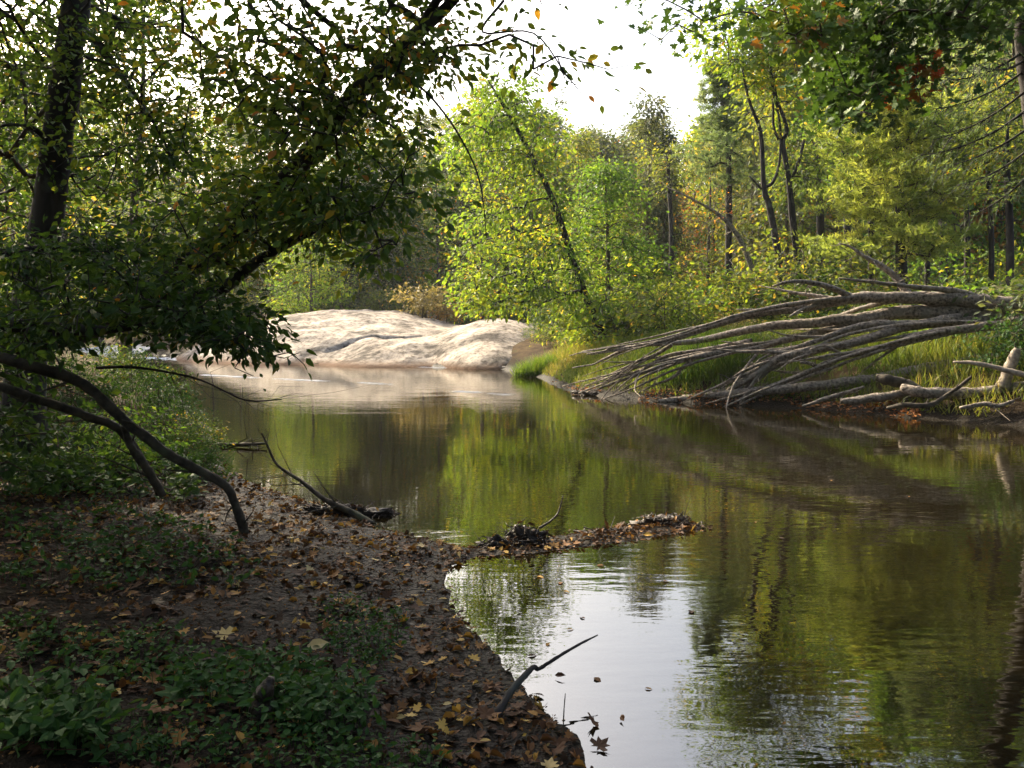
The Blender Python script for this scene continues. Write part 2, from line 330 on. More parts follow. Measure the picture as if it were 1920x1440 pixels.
def sdist(p):
    """distance to the waterline, + on land"""
    p = np.asarray(p)[:, :2]; a = river; b = np.roll(river, -1, 0); d = np.full(len(p), 1e9); ins = np.zeros(len(p), bool)
    for s, e in zip(a, b):
        v = e - s; t = np.clip(((p - s) @ v) / (v @ v), 0, 1); d = np.minimum(d, np.linalg.norm(p - s - t[:, None] * v, axis=1))
        c = (s[1] > p[:, 1]) != (e[1] > p[:, 1])
        if abs(e[1] - s[1]) > 1e-9: ins ^= c & (p[:, 0] < (e[0] - s[0]) * (p[:, 1] - s[1]) / (e[1] - s[1]) + s[0])
    return np.where(ins, -d, d)
def gz(p):
    p = np.atleast_2d(np.asarray(p, float)); x, y = p[:, 0], p[:, 1]; q = np.stack([x, y, 0 * x], 1); d = sdist(p)
    d = d + (fbm(q * 2.2, 3) * .11 + fbm(q * 6 + 4, 3) * .09) * np.clip(np.abs(d) * 2 + .35, 0, 1)
    bank = 1.25 * (1 - np.exp(-np.maximum(d, 0) / 1.9)) + .02 * np.maximum(d, 0)
    low = .085 * np.maximum(d, 0); low = np.minimum(low, .5 + .03 * np.maximum(d, 0))
    wn = (1 - sst(7.5, 12, y)) * (1 - sst(3.5, 6, x)); h = wn * low + (1 - wn) * bank
    hill = 21 * sst(62, 150, y + .12 * np.abs(x + 5)) + 9 * sst(22, 90, -x - 6) * sst(6, 30, y) + 8 * sst(24, 110, x)
    land = h + hill * sst(2, 14, d) + fbm(q * .9 + 3, 4) * .10 * sst(.2, 2, d) + (fbm(q * 7, 3) * .022 + fbm(q * 17, 2) * .014) * sst(0, .4, d) * (1 - sst(14, 18, y)) + (fbm(q * .12, 3) * 1.5) * sst(20, 60, d)
    bed = -.75 * (1 - np.exp(np.minimum(d, 0) / 1.6)) + fbm(q * .5, 2) * .1 * sst(.3, 2, -d)
    return np.where(d > 0, land + .004, bed)
def zat(x, y): return float(gz([[x, y]])[0])

def axis(lo, a, b, hi, step, grow_=1.12):
    mid = list(np.arange(a, b, step)); r, s = [], step
    while (r[-1] if r else b) < hi: s = min(s * grow_, 9); r.append((r[-1] if r else b) + s)
    l, s = [], step
    while (l[-1] if l else a) > lo: s = min(s * grow_, 9); l.append((l[-1] if l else a) - s)
    return np.array(l[::-1] + mid + r)
xs, ys = axis(-320, -6.5, 3.5, 320, .055, 1.08), axis(-30, 2.2, 9.5, 520, .055, 1.06)
X, Y = np.meshgrid(xs, ys); xy = np.stack([X.ravel(), Y.ravel()], 1); nx, ny = len(xs), len(ys)
i = (np.arange(ny - 1)[:, None] * nx + np.arange(nx - 1)[None]).ravel()
mb = MB(); mb.add(np.column_stack([xy, gz(xy)]), [np.stack([i, i + 1, i + nx + 1, i + nx], 1)], None, 0, True)
tag(mb.build('ground', M['ground']), 'dark muddy river banks and wooded slopes around the water', kind='structure')
mb = MB(); wx, wy = np.linspace(-130, 40, 30), np.linspace(-27, 110, 30); WX, WY = np.meshgrid(wx, wy)
i = (np.arange(29)[:, None] * 30 + np.arange(29)[None]).ravel()
mb.add(np.column_stack([WX.ravel(), WY.ravel(), np.zeros(900)]), [np.stack([i, i + 1, i + 31, i + 30], 1)], None, 0, True)
tag(mb.build('water', M['water']), 'calm brown river reflecting trees and white sky', kind='structure')
print('terrain', time.time() - T0, nx * ny)

# granite outcrop on the far shore
def rock_h(x, y):
    """height of the bare granite above the water"""
    def dome(cx, cy, rx, ry, h, e=2.2): 
        s = ((x - cx) / rx) ** 2 + ((y - cy) / ry) ** 2; return h * np.sign(1 - s) * np.abs(1 - np.minimum(s, 3)) ** e
    q = np.stack([x, y, 0 * x], 1)
    a = dome(-9.0, 49.0, 9.6, 11.5, 2.7, .9); b = dome(-.9, 43.8, 3.7, 10.6, 2.1, .7); c = dome(-4.6, 44.5, 6.5, 9.4, 1.5, .8)
    d = dome(2.0, 48, 3.4, 5, 2.0, .5)
    h = np.maximum(np.maximum(a, b), np.maximum(c, d)); h = np.log(np.exp(4 * a) + np.exp(4 * b) + np.exp(4 * c) + np.exp(4 * np.minimum(d, 3))) / 4
    cr = np.exp(-((y - 39.6 - .42 * (x + 6.5) + .25 * np.sin(x * 2.1)) / .15) ** 2) * sst(-9.2, -8, x) * (1 - sst(-4.8, -4, x)) * .32
    return h + fbm(q * .4, 3) * .25 + fbm(q * 1.5, 5) * .075 - cr
rx, ry = np.linspace(-19, 6.5, 190), np.linspace(32, 58, 166); RX, RY = np.meshgrid(rx, ry); h = rock_h(RX.ravel(), RY.ravel())
V = np.column_stack([RX.ravel(), RY.ravel(), h]); i = (np.arange(165)[:, None] * 190 + np.arange(189)[None]).ravel(); q = np.stack([i, i + 1, i + 191, i + 190], 1)
q = q[(h[q].max(1) > -.5)]
mb = MB(); mb.add(V, [q], None, 0, True)
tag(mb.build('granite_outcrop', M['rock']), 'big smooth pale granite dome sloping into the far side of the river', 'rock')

def mound(name, pts, hgt, m, label, cat, kind=None, seed=0):
    """low heap over an outline (world xy)"""
    pts = np.array(pts); c = pts.mean(0); mb = MB(); n = len(pts); rings = 7; V = [[*c, hgt]]
    for k in range(1, rings + 1):
        t = k / rings
        for p in pts:
            w = c + (p - c) * t; V.append([*w, hgt * (1 - t ** 2.2) - .05 * t + fbm([[w[0] * 1.4, w[1] * 1.4, seed]], 3)[0] * hgt * .3])
    F4 = [[1 + (k - 1) * n + j, 1 + (k - 1) * n + (j + 1) % n, 1 + k * n + (j + 1) % n, 1 + k * n + j] for k in range(1, rings) for j in range(n)]
    F3 = [[0, 1 + (j + 1) % n, 1 + j] for j in range(n)]
    mb.add(V, [np.array(F4)[:, ::-1], np.array(F3)[:, ::-1]], None, 0, True); return tag(mb.build(name, m), label, cat, kind=kind)
ell = lambda cx, cy, a, b, n=28: [(cx + a * math.cos(t) * (1 + .15 * math.sin(3 * t)), cy + b * math.sin(t) * (1 + .2 * math.cos(2 * t))) for t in np.linspace(0, 2 * math.pi, n, endpoint=False)]
mound('sandbar', ell(-24.5, 57, 7.5, 4.5), .5, M['sand'], None, None, 'structure')
mb = MB()
def foam_line(a, b, w, n=40, gap=.3, dens=14):
    """broken froth along a line of quick water"""
    a, b = np.array(a), np.array(b); m = int(np.linalg.norm(b - a) * dens)
    t = rng.random(m); keep = vnoise(np.stack([t * np.linalg.norm(b - a) * .6, 0 * t, 0 * t + a[0]], 1)) > gap; t = t[keep]; m = len(t)
    p = a + (b - a) * t[:, None] + rng.normal(size=(m, 2)) * [0, w]
    pos = np.column_stack([p, np.full(m, .006)]); ax = np.column_stack([rng.normal(size=m) * .1, np.ones(m), np.zeros(m)])
    put(mb, (np.array([[0, -.5, 0], [.5, -.2, .25], [.5, .25, .25], [0, .5, 0], [-.5, .2, .2], [-.5, -.25, .2]]), [np.array([[0, 1, 2, 3, 4, 5]])]), pos, ax, np.tile([0, 0, 1.0], (m, 1)), .015 + .02 * rng.random(m), np.full(m, .5), 0, .15 + .5 * rng.random(m))
foam_line(G(380, 703)[:2], G(610, 715)[:2], .05); foam_line(G(560, 712)[:2], G(800, 724)[:2], .06, gap=.4); foam_line(G(760, 727)[:2], G(950, 740)[:2], .04, gap=.5, dens=8)
foam_line(G(470, 678)[:2], G(830, 690)[:2], .10, gap=.35); foam_line(G(215, 668)[:2], G(420, 677)[:2], .5, gap=.2, dens=30)
tag(mb.build('foam', M['foam']), 'thin broken white froth lines on quick water by the granite', kind='stuff')

# ------------------------------------------------------------------ trees
def in_poly(poly, n):
    poly = np.array(poly, float); lo, hi = poly.min(0), poly.max(0); out = []
    while len(out) < n:
        p = lo + (hi - lo) * rng.random((n * 2, 2)); ins = np.zeros(len(p), bool)
        for s, e in zip(poly, np.roll(poly, -1, 0)):
            c = (s[1] > p[:, 1]) != (e[1] > p[:, 1])
            if e[1] != s[1]: ins ^= c & (p[:, 0] < (e[0] - s[0]) * (p[:, 1] - s[1]) / (e[1] - s[1]) + s[0])
        out += list(p[ins])
    return np.array(out[:n])
def cloud(poly, n, d0, d1, holes=.0, hs=.9):
    """points of a crown seen inside an outline, spread over its depth, with gaps"""
    p = in_poly(poly, int(n * (1 + 2 * holes))); d = d0 + (d1 - d0) * rng.random(len(p))
    w = np.array([P(a, b, c) for (a, b), c in zip(p, d)])
    if holes: w = w[vnoise(w / hs + 3.3) > holes * .8]
    return w[:n]
def stem(px, sides=10, n=6):
    """[(px, py, depth, diameter in px)] to a smooth stem in metres"""
    w = np.array([[*P(a, b, d), max(s * d / F / 2, .004)] for a, b, d, s in px]); return spline(w, n)
def add_trunk(name, stems, m, parent, base, rough=.18, flare=0):
    for k, s in enumerate(stems):
        mb = MB(); s = s.copy()
        if flare and k == 0:
            hh = np.linalg.norm(s[:, :3] - s[0, :3], axis=1); s[:, 3] *= 1 + flare * np.exp(-hh / (s[0, 3] * 2.2))
        tube(mb, s[:, :3], s[:, 3], 12 if s[:, 3].max() > .05 else 7, rough, k * 7.7, wob=.0); mb.build(name if k == 0 else 'limb', m, parent, base)
def tree(name, label, cat, stems, attr, leafm, tpl, leaf, per, spread, bark='barkd', group=None, seg=.35, lift=.1, rtip=.003, flare=.5, wl=.25, **kw):
    s0 = stems[0]; base = s0[0, :3]; o = empty(name, base, label, cat, group)
    add_trunk('trunk', stems, M[bark], o, base, flare=flare)
    pts = np.vstack([s[:, :3] for s in stems]); rad = np.concatenate([s[:, 3] for s in stems])
    N, par, r, tips, n0 = grow(pts, rad, attr, seg, lift, wl, rtip)
    crown('crown', [M[leafm], M['twig' if bark != 'barkd' else 'barkd']], N, par, r, tips, n0, tpl, leaf, per, spread, o, base, **kw)
    return o

OV, RH, MP, ND, BL = T_ovate(), T_rhomb(), T_maple(), T_needle(), T_blade()

# --- the leaning tree whose crown hangs over the near water
b = G(215, 905, .35)
st1 = spline(np.array([[*P(-60, 645, 7.5), .15], [*P(80, 628, 7.4), .145], [*P(190, 598, 7.3), .14], [*P(290, 545, 7.2), .135], [*P(400, 460, 7.0), .115], [*P(500, 375, 6.8), .095], [*P(570, 300, 6.6), .078], [*P(660, 185, 6.4), .062], [*P(760, 85, 6.3), .05], [*P(850, 0, 6.2), .04], [*P(930, -110, 6.1), .03]]), 6)
pl = P(-330, 700, 7.7); low = np.array([pl[0], pl[1], zat(pl[0], pl[1]) - .1, .19]); st1 = np.vstack([spline(np.array([low, [*P(-230, 670, 7.6), .16], [*P(-60, 645, 7.5), .15]]), 5)[:-1], st1])
st2 = spline(np.array([[*P(330, 560, 7.1), .055], [*P(410, 545, 6.9), .05], [*P(480, 492, 6.7), .042], [*P(590, 430, 6.5), .03], [*P(680, 402, 6.3), .018], [*P(740, 360, 6.2), .008]]), 6)
st3 = spline(np.array([[*P(760, 85, 6.3), .05], [*P(800, 35, 6.3), .04], [*P(830, -20, 6.2), .03]]), 4)
dl = lambda l: np.array([P(a, c, d) for a, c, d in l])
strand1 = dl([(740, 140, 6.1), (790, 165, 5.9), (835, 215, 5.8), (870, 270, 5.75), (893, 320, 5.7), (905, 370, 5.7), (912, 445, 5.7)])
hero_attr = np.vstack([
    cloud([(420, 0), (820, 10), (870, 95), (900, 140), (820, 175), (790, 250), (785, 400), (740, 350), (700, 300), (640, 440), (560, 420), (500, 300), (430, 180)], 330, 5.2, 7.4, .42, .4),
    cloud([(300, 0), (460, 0), (480, 160), (420, 260), (340, 150)], 40, 5.6, 7.5, .2),
    cloud([(280, 400), (420, 330), (560, 300), (600, 400), (430, 500), (300, 560), (180, 580)], 90, 5.6, 6.6, .2, .4), cloud([(560, 300), (800, 320), (780, 420), (740, 520), (700, 470), (640, 560), (590, 440)], 46, 5.2, 6.4, .3, .4),
    cloud([(420, 260), (560, 300), (600, 430), (460, 450), (360, 520), (330, 420)], 80, 6.2, 7.6, .2),
    dl([(900, 85, 5.9), (955, 65, 5.8), (1000, 85, 5.8), (1045, 105, 5.7), (1100, 118, 5.7), (1140, 130, 5.7), (1180, 122, 5.6), (1060, 150, 5.7), (1095, 165, 5.7), (1000, 130, 5.8), (940, 110, 5.9), (985, 45, 5.8), (960, 15, 5.9)]),
    cloud([(100, -600), (1050, -550), (980, -20), (200, -20)], 620, 4.8, 8.5), np.column_stack([rng.uniform(-6, 1.2, 320), rng.uniform(-1, 6.5, 320), rng.uniform(4.9, 7.8, 320)])])  # unseen crown above the view and overhead, added to shade the bank
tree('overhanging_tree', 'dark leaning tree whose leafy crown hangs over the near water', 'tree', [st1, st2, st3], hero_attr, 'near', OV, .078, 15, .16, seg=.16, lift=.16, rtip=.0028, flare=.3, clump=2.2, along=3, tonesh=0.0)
# two long bare drooping twigs belong to that crown
root = [o for o in C.objects if o.name == 'overhanging_tree'][0]; bb = np.array(root.location)
for s in (strand1, dl([(905, 60, 5.9), (945, 0, 5.8)][::-1] + [(1000, 62, 5.75), (1060, 138, 5.7), (1090, 175, 5.7)])):
    mb = MB(); w = spline(s, 5); tube(mb, w, np.linspace(.010, .003, len(w)), 6, 0, 0); mb.build('branch', M['barkd'], root, bb)

# --- straight dark trunk with thin foliage, by the frame edge
c0 = P(40, 640, 9.0); z0 = zat(c0[0], c0[1])
st = spline(np.array([[c0[0] - .05, c0[1], z0 - .1, .20], [*P(60, 560, 9.0), .175], [*P(88, 420, 9.0), .16], [*P(108, 260, 9.0), .15], [*P(135, 60, 9.0), .14], [*P(150, -60, 9.0), .13], [*P(165, -500, 9), .10], [*P(170, -1000, 9), .04]]), 7)
sa = spline(np.array([[*P(140, 45, 9), .06], [*P(185, 85, 8.8), .05], [*P(240, 160, 8.6), .03], [*P(300, 250, 8.4), .015], [*P(330, 320, 8.2), .008]]), 5)
sb = spline(np.array([[*P(105, 280, 9), .035], [*P(60, 240, 8.7), .025], [*P(10, 235, 8.5), .015], [*P(-40, 250, 8.4), .008]]), 5)
att = np.vstack([cloud([(0, 0), (130, 0), (330, 0), (420, 120), (450, 330), (380, 420), (250, 380), (120, 420), (60, 300), (0, 120)], 250, 7.6, 9.8, .35, .7), cloud([(160, 60), (440, 90), (440, 300), (300, 330), (180, 200)], 60, 8, 10, .3),
                 cloud([(-900, -1200), (500, -1200), (420, -30), (-800, -30)], 800, 6.5, 12)])
tree('straight_tree', 'tall straight dark trunk among thin leafy twigs by the overhanging tree', 'tree', [st, sa, sb], att, 'near', OV, .085, 12, .18, seg=.22, lift=.10, rtip=.003, clump=1.6)

# --- low dark boughs over the near bank
c0 = P(-190, 720, 6.2); st = spline(np.array([[c0[0], c0[1], zat(c0[0], c0[1]) - .1, .10], [*P(-150, 620, 6.2), .085], [*P(-60, 600, 6.1), .065], [*P(80, 615, 6.0), .05], [*P(200, 618, 5.9), .035], [*P(320, 600, 5.8), .02], [*P(420, 600, 5.6), .012]]), 6)
s2 = spline(np.array([[*P(-150, 620, 6.2), .07], [*P(-120, 500, 6.2), .05], [*P(40, 470, 6.4), .03], [*P(180, 455, 6.4), .015]]), 5)
att = np.vstack([cloud([(0, 450), (180, 430), (330, 470), (430, 540), (500, 590), (545, 640), (570, 670), (500, 680), (430, 655), (330, 635), (200, 610), (110, 650), (0, 690)], 300, 4.9, 7.0, .12, .5), cloud([(0, 400), (260, 380), (420, 480), (200, 520), (0, 560)], 70, 6.2, 8.2, .2),
    dl([(440, 690, 5.3), (475, 705, 5.3), (510, 668, 5.3), (545, 660, 5.3), (572, 685, 5.3), (400, 640, 5.4), (350, 650, 5.5), (490, 640, 5.3)])])
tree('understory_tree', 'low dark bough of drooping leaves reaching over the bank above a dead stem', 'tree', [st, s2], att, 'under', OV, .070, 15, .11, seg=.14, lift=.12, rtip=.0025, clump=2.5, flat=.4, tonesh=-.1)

# --- trees along the near bank, then extra trees added to shade it
def generic(name, label, cat, x, y, H, R, leafm, na, leaf, per, spread, tr, tpl=None, bark='barkb', group=None, lo=.25, lean=(0, 0), kind='round', cut=None, **kw):
    z = zat(x, y); th = np.linspace(0, 1, 9)
    s = np.column_stack([x + lean[0] * th ** 1.4 * H + fbm(np.stack([th * 2, 0 * th + x, 0 * th + y], 1), 2) * .035 * H * th, y + lean[1] * th * H + fbm(np.stack([th * 2, 9 + 0 * th + x, 0 * th + y], 1), 2) * .03 * H * th, z - .15 + th * H * .93, tr * (1 - th) ** .8 + .012])
    s = spline(s, 3); hh = lo + (1 - lo) * rng.random(na * 3); u = (hh - lo) / (1 - lo)
    if kind == 'round': prof = np.sqrt(np.clip(1 - (2 * u - .9) ** 2 / 1.25, 0, 1)) * (1 - .25 * u)
    elif kind == 'cone': prof = (1 - u) ** .8 * (.72 + .28 * np.cos(u * 40)) + .03
    else: prof = np.clip(u * 1.6, 0, 1) * np.sqrt(np.clip(1 - u ** 3, 0, 1))
    a = rng.random(na * 3) * 2 * math.pi; rr = R * prof * (1 - .55 * rng.random(na * 3) ** 2) * (.8 + .45 * vnoise(np.stack([a * 1.2, hh * 5, 0 * a + x], 1)))
    ax_ = np.column_stack([np.interp(hh, th, s[np.linspace(0, len(s) - 1, 9).astype(int), 0]), np.interp(hh, th, s[np.linspace(0, len(s) - 1, 9).astype(int), 1])])
    w = np.column_stack([ax_[:, 0] + rr * np.cos(a), ax_[:, 1] + rr * np.sin(a), z + hh * H])
    w = w[vnoise(w / (R * .38) + 1.7) > .36][:na]
    return tree(name, label, cat, [s], w, leafm, tpl or RH, leaf, per, spread, bark, group, seg=max(.3, H / 24), rtip=.0035 + .0004 * H, **kw)

LB = 'trees standing along the shaded near bank'
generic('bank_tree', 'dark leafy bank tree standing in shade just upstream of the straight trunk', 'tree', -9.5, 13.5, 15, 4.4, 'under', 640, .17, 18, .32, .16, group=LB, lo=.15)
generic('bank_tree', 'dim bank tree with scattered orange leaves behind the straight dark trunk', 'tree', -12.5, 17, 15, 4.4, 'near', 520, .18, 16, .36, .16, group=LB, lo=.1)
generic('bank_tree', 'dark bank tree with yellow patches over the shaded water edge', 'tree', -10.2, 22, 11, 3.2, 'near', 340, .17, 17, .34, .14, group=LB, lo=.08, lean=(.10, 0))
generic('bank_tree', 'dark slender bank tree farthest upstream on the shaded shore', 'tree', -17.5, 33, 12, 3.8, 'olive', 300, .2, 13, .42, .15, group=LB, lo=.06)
generic('added_shade_tree', 'spreading unseen tree added to shade the leaf strewn mud', 'tree', -4.4, .2, 12, 6.0, 'under', 620, .2, 16, .4, .2, OV, 'barkd', lo=.42)  # stands out of view, added to keep sky light off the bank
generic('added_shade_tree', 'high crowned tree added to screen the sun from the overhanging tree', 'tree', -8.2, 10.5, 15, 5.4, 'under', 900, .17, 22, .4, .2, OV, 'barkd', lo=.33)  # added on the sun side, trunk out of view, blocks direct sun
generic('added_shade_tree', 'tall bank tree whose crown closes the shade over the mud', 'tree', -1.2, -6, 13, 6.0, 'under', 560, .22, 15, .4, .2, OV, 'barkd', lo=.35)  # stands behind the camera, added only for its shade
print('near trees', time.time() - T0)

# --- the yellow green tree leaning over the water beside the granite
c0 = G(1142, 690, .9); D = 28.5
def S(l, base=None):
    w = np.array([[*P(a, b_, d), s * .85 * d / F / 2] for a, b_, d, s in l]); return spline(w, 6)
st = S([(1142, 668, D + .3, 24), (1128, 625, D, 20), (1100, 560, D, 17), (1062, 450, D - .3, 15), (1030, 360, D - .6, 12), (985, 270, D - 1, 10), (942, 195, D - 1.3, 7), (915, 150, D - 1.5, 4)])
att = np.vstack([cloud([(800, 260), (850, 215), (905, 120), (1000, 120), (1050, 180), (1075, 290), (1060, 350), (1000, 330), (940, 350), (830, 340)], 260, 25.5, 30, .25, 1.3),
                 cloud([(830, 440), (860, 390), (960, 400), (1050, 440), (1090, 520), (1150, 560), (1180, 640), (1100, 655), (1010, 600), (940, 580), (880, 590), (820, 560), (850, 500)], 330, 25, 30, .3, 1.2),
                 cloud([(870, 540), (910, 550), (915, 590), (850, 580)], 14, 25, 26), cloud([(940, 350), (1060, 350), (1080, 430), (960, 400)], 40, 27, 30)])
tree('leaning_tree', 'slim leaning tree with translucent yellow green leaves by the granite edge', 'tree', [st], att, 'yellow', OV, .17, 16, .28, 'barkd', seg=.4, lift=.06, rtip=.006, clump=.7, droop=-.6, flat=.6)

# --- right bank trees
def rt(x, y): return np.array([x, y, zat(x, y)])
def bright(px, py0, py1, Y, wpx, leafm, label, name='broadleaf_tree', **kw):
    x = (px - 960) / F * Y; z = zat(x, Y); H = topz(py1, Y) - z
    a = dict(na=330, leaf=.15, per=16, spread=.3, tr=.12, lo=.06); a.update(kw)
    return generic(name, label, 'tree', x, Y, H, wpx / F * Y, leafm, **a)
bright(1138, 640, 305, 30.5, 112, 'bright', 'bright green bushy tree close behind the slim leaning tree', na=560, per=18, lo=.02)
bright(1215, 640, 190, 43, 85, 'greyg', 'tall grey green tree rising above the bright green bushy tree', na=520, leaf=.2, per=20)

def pine(name, label, st, prof, leafm, n, tuft, nl, bare=0, seedz=0, lo=0., droop=.0, bark='barkd', gapw=0.5, dead=60, deadr=2.0, side=None):
    """trunk with whorls of boughs carrying needle sprays; prof(u) -> bough reach at height u (0 base, 1 top)"""
    base = st[0, :3]; o = empty(name, base, label, 'tree'); add_trunk('trunk', [st], M[bark], o, base, flare=.3)
    L = np.linspace(0, 1, len(st)); att = []; u = lo
    while u < .99:
        u += gapw * .03 * (1 + rng.random()); k = rng.integers(3, 6); a0 = rng.random() * 6.28
        for j in range(k):
            a = a0 + j * 6.28 / k + rng.normal() * .3
            if side is not None and math.cos(a - side) < -.2: continue
            R = prof(u) * (.7 + .45 * rng.random()); c = np.array([np.interp(u, L, st[:, q]) for q in range(3)])
            for f in np.linspace(.35, 1, max(2, int(R / .45))):
                for _ in range(n):
                    off = rng.normal(size=3) * [.16, .16, .05] * R * .8; att.append(c + np.array([math.cos(a) * R * f, math.sin(a) * R * f, (.16 * f - droop * f * f) * R]) + off)
    N, par, r, tips, n0 = grow(st[:, :3], st[:, 3], np.array(att), .4, -.03, .15, .005, .35)
    mb = MB(); m = len(tips) * nl; tp = np.repeat(tips, nl); f = rng.random(m)[:, None]
    pos = N[tp] * f + N[par[tp]] * (1 - f) + rng.normal(size=(m, 3)) * [.07, .07, .035]; ax = unit(N[tp] - N[par[tp]]) * .7 + rdir(m) * .9; ax[:, 2] += .15
    tt = np.clip(.5 + fbm(N[tp] * .9, 2) * .6 + rng.normal(size=m) * .12, 0, 1)
    put(mb, ND, pos, ax, rdir(m, .5), tuft * (.7 + .6 * rng.random(m)), tt, 0, tuft * 3.6 * (.8 + .4 * rng.random(m)))
    e = np.arange(n0, len(N)); edges_tubes(mb, N[par[e]], N[e], np.minimum(r[par[e]], r[e] * 1.25), r[e]); mb0 = mb
    if bare:   # dead lower boughs
        att = []
        for _ in range(dead):
            u = lo * rng.random() * .95 + .08; a = rng.random() * 6.28; R = deadr * (.5 + .6 * rng.random()); c = np.array([np.interp(u, L, st[:, q]) for q in range(3)])
            for _ in range(4): att.append(c + np.array([math.cos(a), math.sin(a), -.12]) * R * (.5 + .6 * rng.random()) + rng.normal(size=3) * .18 * R)
        N, par, r, tips, n0 = grow(st[:, :3], st[:, 3], np.array(att), .3, .05, .1, .005, .3); mb = MB(); e = np.arange(n0, len(N))
        edges_tubes(mb, N[par[e]], N[e], np.minimum(r[par[e]], r[e] * 1.25), r[e], 2); mb0.sm += mb.sm; mb0.F += [f + mb0.n for f in mb.F]; mb0.V += mb.V; mb0.tone += mb.tone; mb0.mi += mb.mi; mb0.n += mb.n
    mb0.build('crown', [M[leafm], M['twig'], M['dwood']], o, base); return o
Y = 33.0; x = (1365 - 960) / F * Y
st = spline(np.array([[*rt(x, Y) - [0, 0, .1], .17], [*P(1366, 500, Y), .14], [*P(1366, 300, Y), .11], [*P(1355, 200, Y), .07], [*P(1345, 120, Y), .015]]), 6)
pine('white_pine', 'blue green white pine with bare dead lower boughs', st, lambda u: 2.3 * (1 - (u - .35) / .75) * (.75 + .25 * math.sin(u * 40)) + .15, 'pine', 4, .15, 24, 1, lo=.42, dead=46, deadr=1.9)
Y = 27.0; x = (1690 - 960) / F * Y
st = spline(np.array([[*rt(x, Y) - [0, 0, .1], .20], [*P(1690, 480, Y), .17], [*P(1684, 330, Y), .13], [*P(1672, 230, Y), .07], [*P(1660, 165, Y), .015]]), 6)
pine('white_pine', 'yellow green white pine with broad layered boughs beside the fork trunked trees', st, lambda u: 3.0 * min(1, (1.04 - u) / .45) * (.8 + .25 * math.sin(u * 34)), 'pineyel', 5, .16, 26, 1, lo=.22, dead=14, deadr=1.2)
Y = 35.0; x = (1768 - 960) / F * Y
st = spline(np.array([[*rt(x, Y) - [0, 0, .1], .19], [*P(1768, 400, Y), .15], [*P(1764, 240, Y), .11], [*P(1762, 120, Y), .07], [*P(1760, 0, Y), .03]]), 6)
pine('white_pine', 'thin tall dark pine standing behind the yellow green white pine', st, lambda u: 2.6 * min(1, (1.05 - u) / .5), 'pine', 3, .18, 20, 0, lo=.4)
# conifer at the frame edge with long bare sweeping boughs
Y = 15.5; x = (1985 - 960) / F * Y
st = spline(np.array([[*rt(x, Y) - [0, 0, .1], .26], [*P(1965, 400, Y), .23], [*P(1940, 200, Y), .2], [*P(1925, 90, Y), .18], [*P(1915, -60, Y), .15], [*P(1900, -500, Y), .05]]), 6)
o = pine('spruce_tree', 'large dark conifer with long bare sweeping boughs over the water', st, lambda u: 2.2 * min(1, (1.05 - u) / .4), 'pine', 3, .16, 12, 0, lo=.62, droop=.3)
bb = np.array(o.location); att = []
for (a0, b0, a1, b1, d1) in [(1920, 95, 1770, 150, 14.5), (1925, 130, 1745, 205, 14.8), (1930, 165, 1750, 262, 15), (1932, 200, 1730, 290, 14.4), (1935, 235, 1760, 315, 15.2), (1940, 270, 1800, 345, 14.8), (1945, 310, 1830, 400, 15), (1925, 110, 1830, 120, 14)]:
    s, e = P(a0, b0, Y), P(a1, b1, d1)
    mb = MB(); c = (s + e) / 2 + np.array([0, 0, -.12 * np.linalg.norm(e - s)]); t = np.linspace(0, 1, 16)[:, None]; w = (1 - t) ** 2 * s + 2 * t * (1 - t) * c + t * t * e
    tube(mb, w, np.linspace(.026, .006, 16), 6); mb2 = mb
    m = 26; k = rng.integers(3, 16, m); A = w[k]; B = A + unit(w[-1] - w[0]) * (.15 + .35 * rng.random((m, 1))) + rng.normal(size=(m, 3)) * [.12, .12, .16] + [0, 0, -.12]
    edges_tubes(mb2, A, B, np.full(m, .007), np.full(m, .003), 0)
    q = rng.integers(0, m, 220); f = rng.random((220, 1)); pos = A[q] * f + B[q] * (1 - f); put(mb2, ND, pos, unit(B[q] - A[q]) + rdir(220) * .8, rdir(220, .5), .07 + .06 * rng.random(220), rng.random(220) * .6, 1, .22)
    mb2.build('bough', [M['barkd'], M['pine']], o, bb)

# dark fork trunked trees with high thin crowns
Y = 26.0
def forked(label, lines, attr, leafm, **kw):
    stems = [S([(a, b_, Y, s * .8) for a, b_, s in l]) for l in lines]; x0, y0 = stems[0][0, :2]; stems[0][0, 2] = zat(x0, y0) - .1
    k = dict(leaf=.16, per=15, spread=.34); k.update(kw)
    return tree('forked_tree', label, 'tree', stems, attr, leafm, OV, k['leaf'], k['per'], k['spread'], 'barkd', 'dark fork trunked trees on the sunny bank', seg=.4, lift=.05, rtip=.006, clump=.7, flare=.25, along=2)
forked('crooked dark tree with two sinuous stems close beside the blue green pine', [[(1475, 590, 22), (1468, 540, 20), (1455, 455, 19), (1442, 385, 17), (1432, 350, 14), (1426, 250, 11), (1405, 190, 8), (1390, 120, 5)], [(1434, 352, 9), (1450, 340, 9), (1462, 300, 7), (1462, 230, 6), (1445, 150, 4)], [(1428, 355, 6), (1405, 330, 5)]],
       np.vstack([cloud([(1290, 30), (1400, 20), (1480, 60), (1500, 150), (1440, 190), (1390, 150), (1300, 110)], 210, 24, 28, .25, 1.0), cloud([(1330, -260), (1520, -300), (1560, 20), (1340, 30)], 170, 23, 29, .2, 1.2)]), 'yellow')
